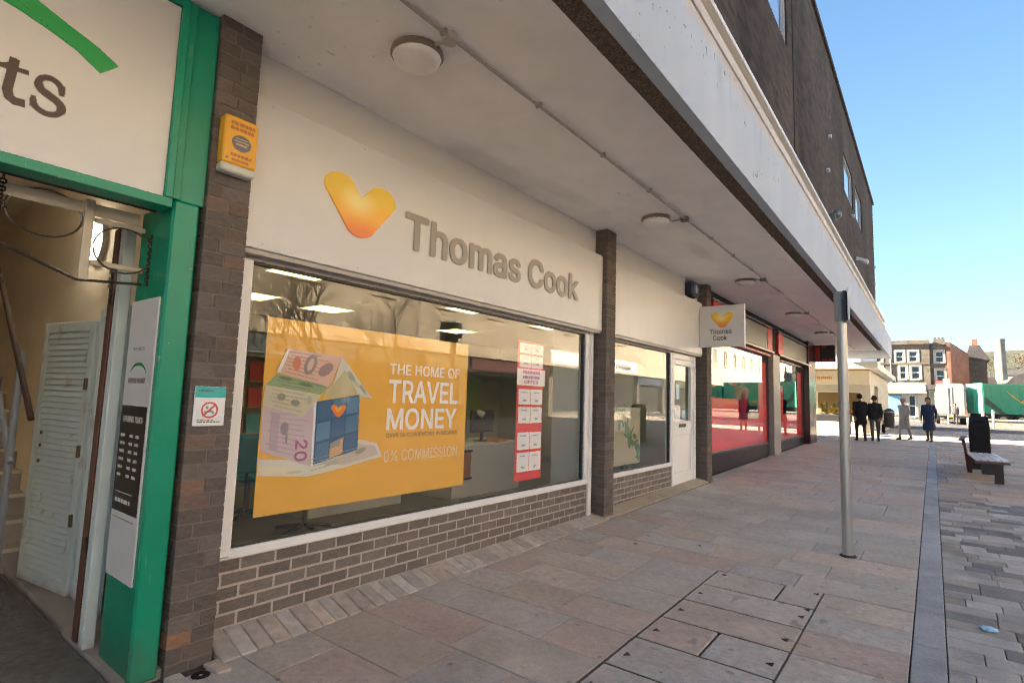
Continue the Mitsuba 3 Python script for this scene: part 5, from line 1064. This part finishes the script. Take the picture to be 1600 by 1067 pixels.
hz = tt*(44+.02*(-hy-40)*(hy < -40))*(.72+.5*meshkit.fbm(np.stack([hx*.006, hy*.010, hx*0], -1), 4, 3))+np.clip(hx-500, 0, 600)*.035-1.5
idx = np.arange(hx.size).reshape(hx.shape); ff = np.stack([idx[:-1, :-1], idx[1:, :-1], idx[1:, 1:], idx[:-1, 1:]], -1).reshape(-1, 4)
put(hl, trimesh.Trimesh(np.stack([hx, hy, hz], -1).reshape(-1, 3), np.vstack([ff[:, [0, 1, 2]], ff[:, [0, 2, 3]]]), process=False), 'hillside', smooth=True)
def hill_z(x, y):
    i = (x-170)/930*69; j = (y+700)/1120*109; return float(hz[int(round(i)), int(round(j))])
def far_house(x, y, w_, h_, lab, col):
    t = thing('hillside_house', lab, 'house'); z = hill_z(x, y)-1
    part(t, 'wall', bx(x, x+7, y-w_/2, y+w_/2, z-2, z+h_), 'matte', col=col)
    m = trimesh.convex.convex_hull(np.array([[x-.3, y-w_/2-.3, z+h_], [x-.3, y+w_/2+.3, z+h_], [x+7.3, y-w_/2-.3, z+h_], [x+7.3, y+w_/2+.3, z+h_], [x+3.5, y-w_/2-.3, z+h_+2.4], [x+3.5, y+w_/2+.3, z+h_+2.4]])); part(t, 'roof', m, 'slate')
    for k_ in range(max(1, int(w_/3))):
        yy = y-w_/2+1.0+k_*3; f_ = part(t, 'window', bx(x-.06, x-.005, yy, yy+1.1, z+h_-2.2, z+h_-.7), 'satin', col=(.6, .6, .6)); part(f_, 'pane', bx(x-.09, x-.061, yy+.12, yy+.98, z+h_-2.08, z+h_-.82), 'gloss', col=(.05, .06, .07))
far_house(265, -15.0, 9, 5.5, 'pale terraced house on the hillside left of the mill chimney', (.46, .44, .38))
far_house(285, -24.5, 6, 6.0, 'grey house on the hillside just right of the mill chimney', (.36, .37, .38))
far_house(250, -23.3, 7, 5.0, 'light grey gabled house on the hill right of the chimney', (.42, .42, .41))
far_house(300, -36.0, 14, 5.5, 'long pale roofed house on the hill at the right edge', (.45, .42, .33))
def hill_tree(x, y, h, seed, lab, evergreen=False):
    q = random.Random(seed); t = thing('hill_tree', lab, 'tree'); z = hill_z(x, y)-.5; n = 420
    part(t, 'trunk', cat(cyl((x, y, z), (x, y, z+h*.55), .22, 6, .08), *[cyl((x, y, z+h*(.25+.05*i)), (x+q.uniform(-.25, .25)*h, y+q.uniform(-.25, .25)*h, z+h*(.55+.05*i)), .09, 5, .03) for i in range(6)]), 'twigs')
    v, f = [], []
    cl = [(q.gauss(0, .19)*h, q.gauss(0, .19)*h, h*(.62+q.gauss(0, .15)), q.uniform(.08, .17)*h) for _ in range(15)]
    for i in range(n):
        c = q.choice(cl); p = np.array([c[0], c[1], c[2]])+np.array([q.gauss(0, 1) for _ in range(3)])*c[3]*.6; s = q.uniform(.12, .30)*h*.13
        a = np.array([q.gauss(0, 1) for _ in range(3)]); b = np.array([q.gauss(0, 1) for _ in range(3)]); a /= np.linalg.norm(a); b /= np.linalg.norm(b); k_ = len(v)
        v += [p-a*s*1.6, p+a*s*1.6, p+b*s*.8]; f.append([k_, k_+1, k_+2])
    m = trimesh.Trimesh(np.array(v)+[x, y, z], f, process=False); part(t, 'crown', m, 'evergreen' if evergreen else 'twig_haze')
scene['twig_haze'] = two({'type': 'diffuse', 'reflectance': rgb(.13, .105, .075)}); scene['evergreen'] = two({'type': 'diffuse', 'reflectance': rgb(.045, .055, .030)})
TL = [(235, -15.6, 7, 'dark evergreen tree left of the mill chimney', True), (330, -21, 10, 'bare tree on the ridge behind the chimney', False), (345, -33, 12, 'tall bare tree on the ridge right of the chimney', False), (325, -35.5, 10, 'second bare tree on the ridge at the right edge', False), (310, -39, 11, 'bare tree on the slope at the right edge', False), (350, -41, 13, 'largest bare tree at the right edge of the skyline', False), (360, -27, 9, 'small bare tree high on the ridge', False), (355, -16, 9, 'bare tree on the ridge left of the chimney', False), (240, -32, 7, 'low bush below the ridge at the right edge', True), (255, -28.5, 6, 'small bare tree between the hillside houses', False)]
for i, (x, y, h, lab, e) in enumerate(TL): hill_tree(x, y, h, 40+i, lab, e)
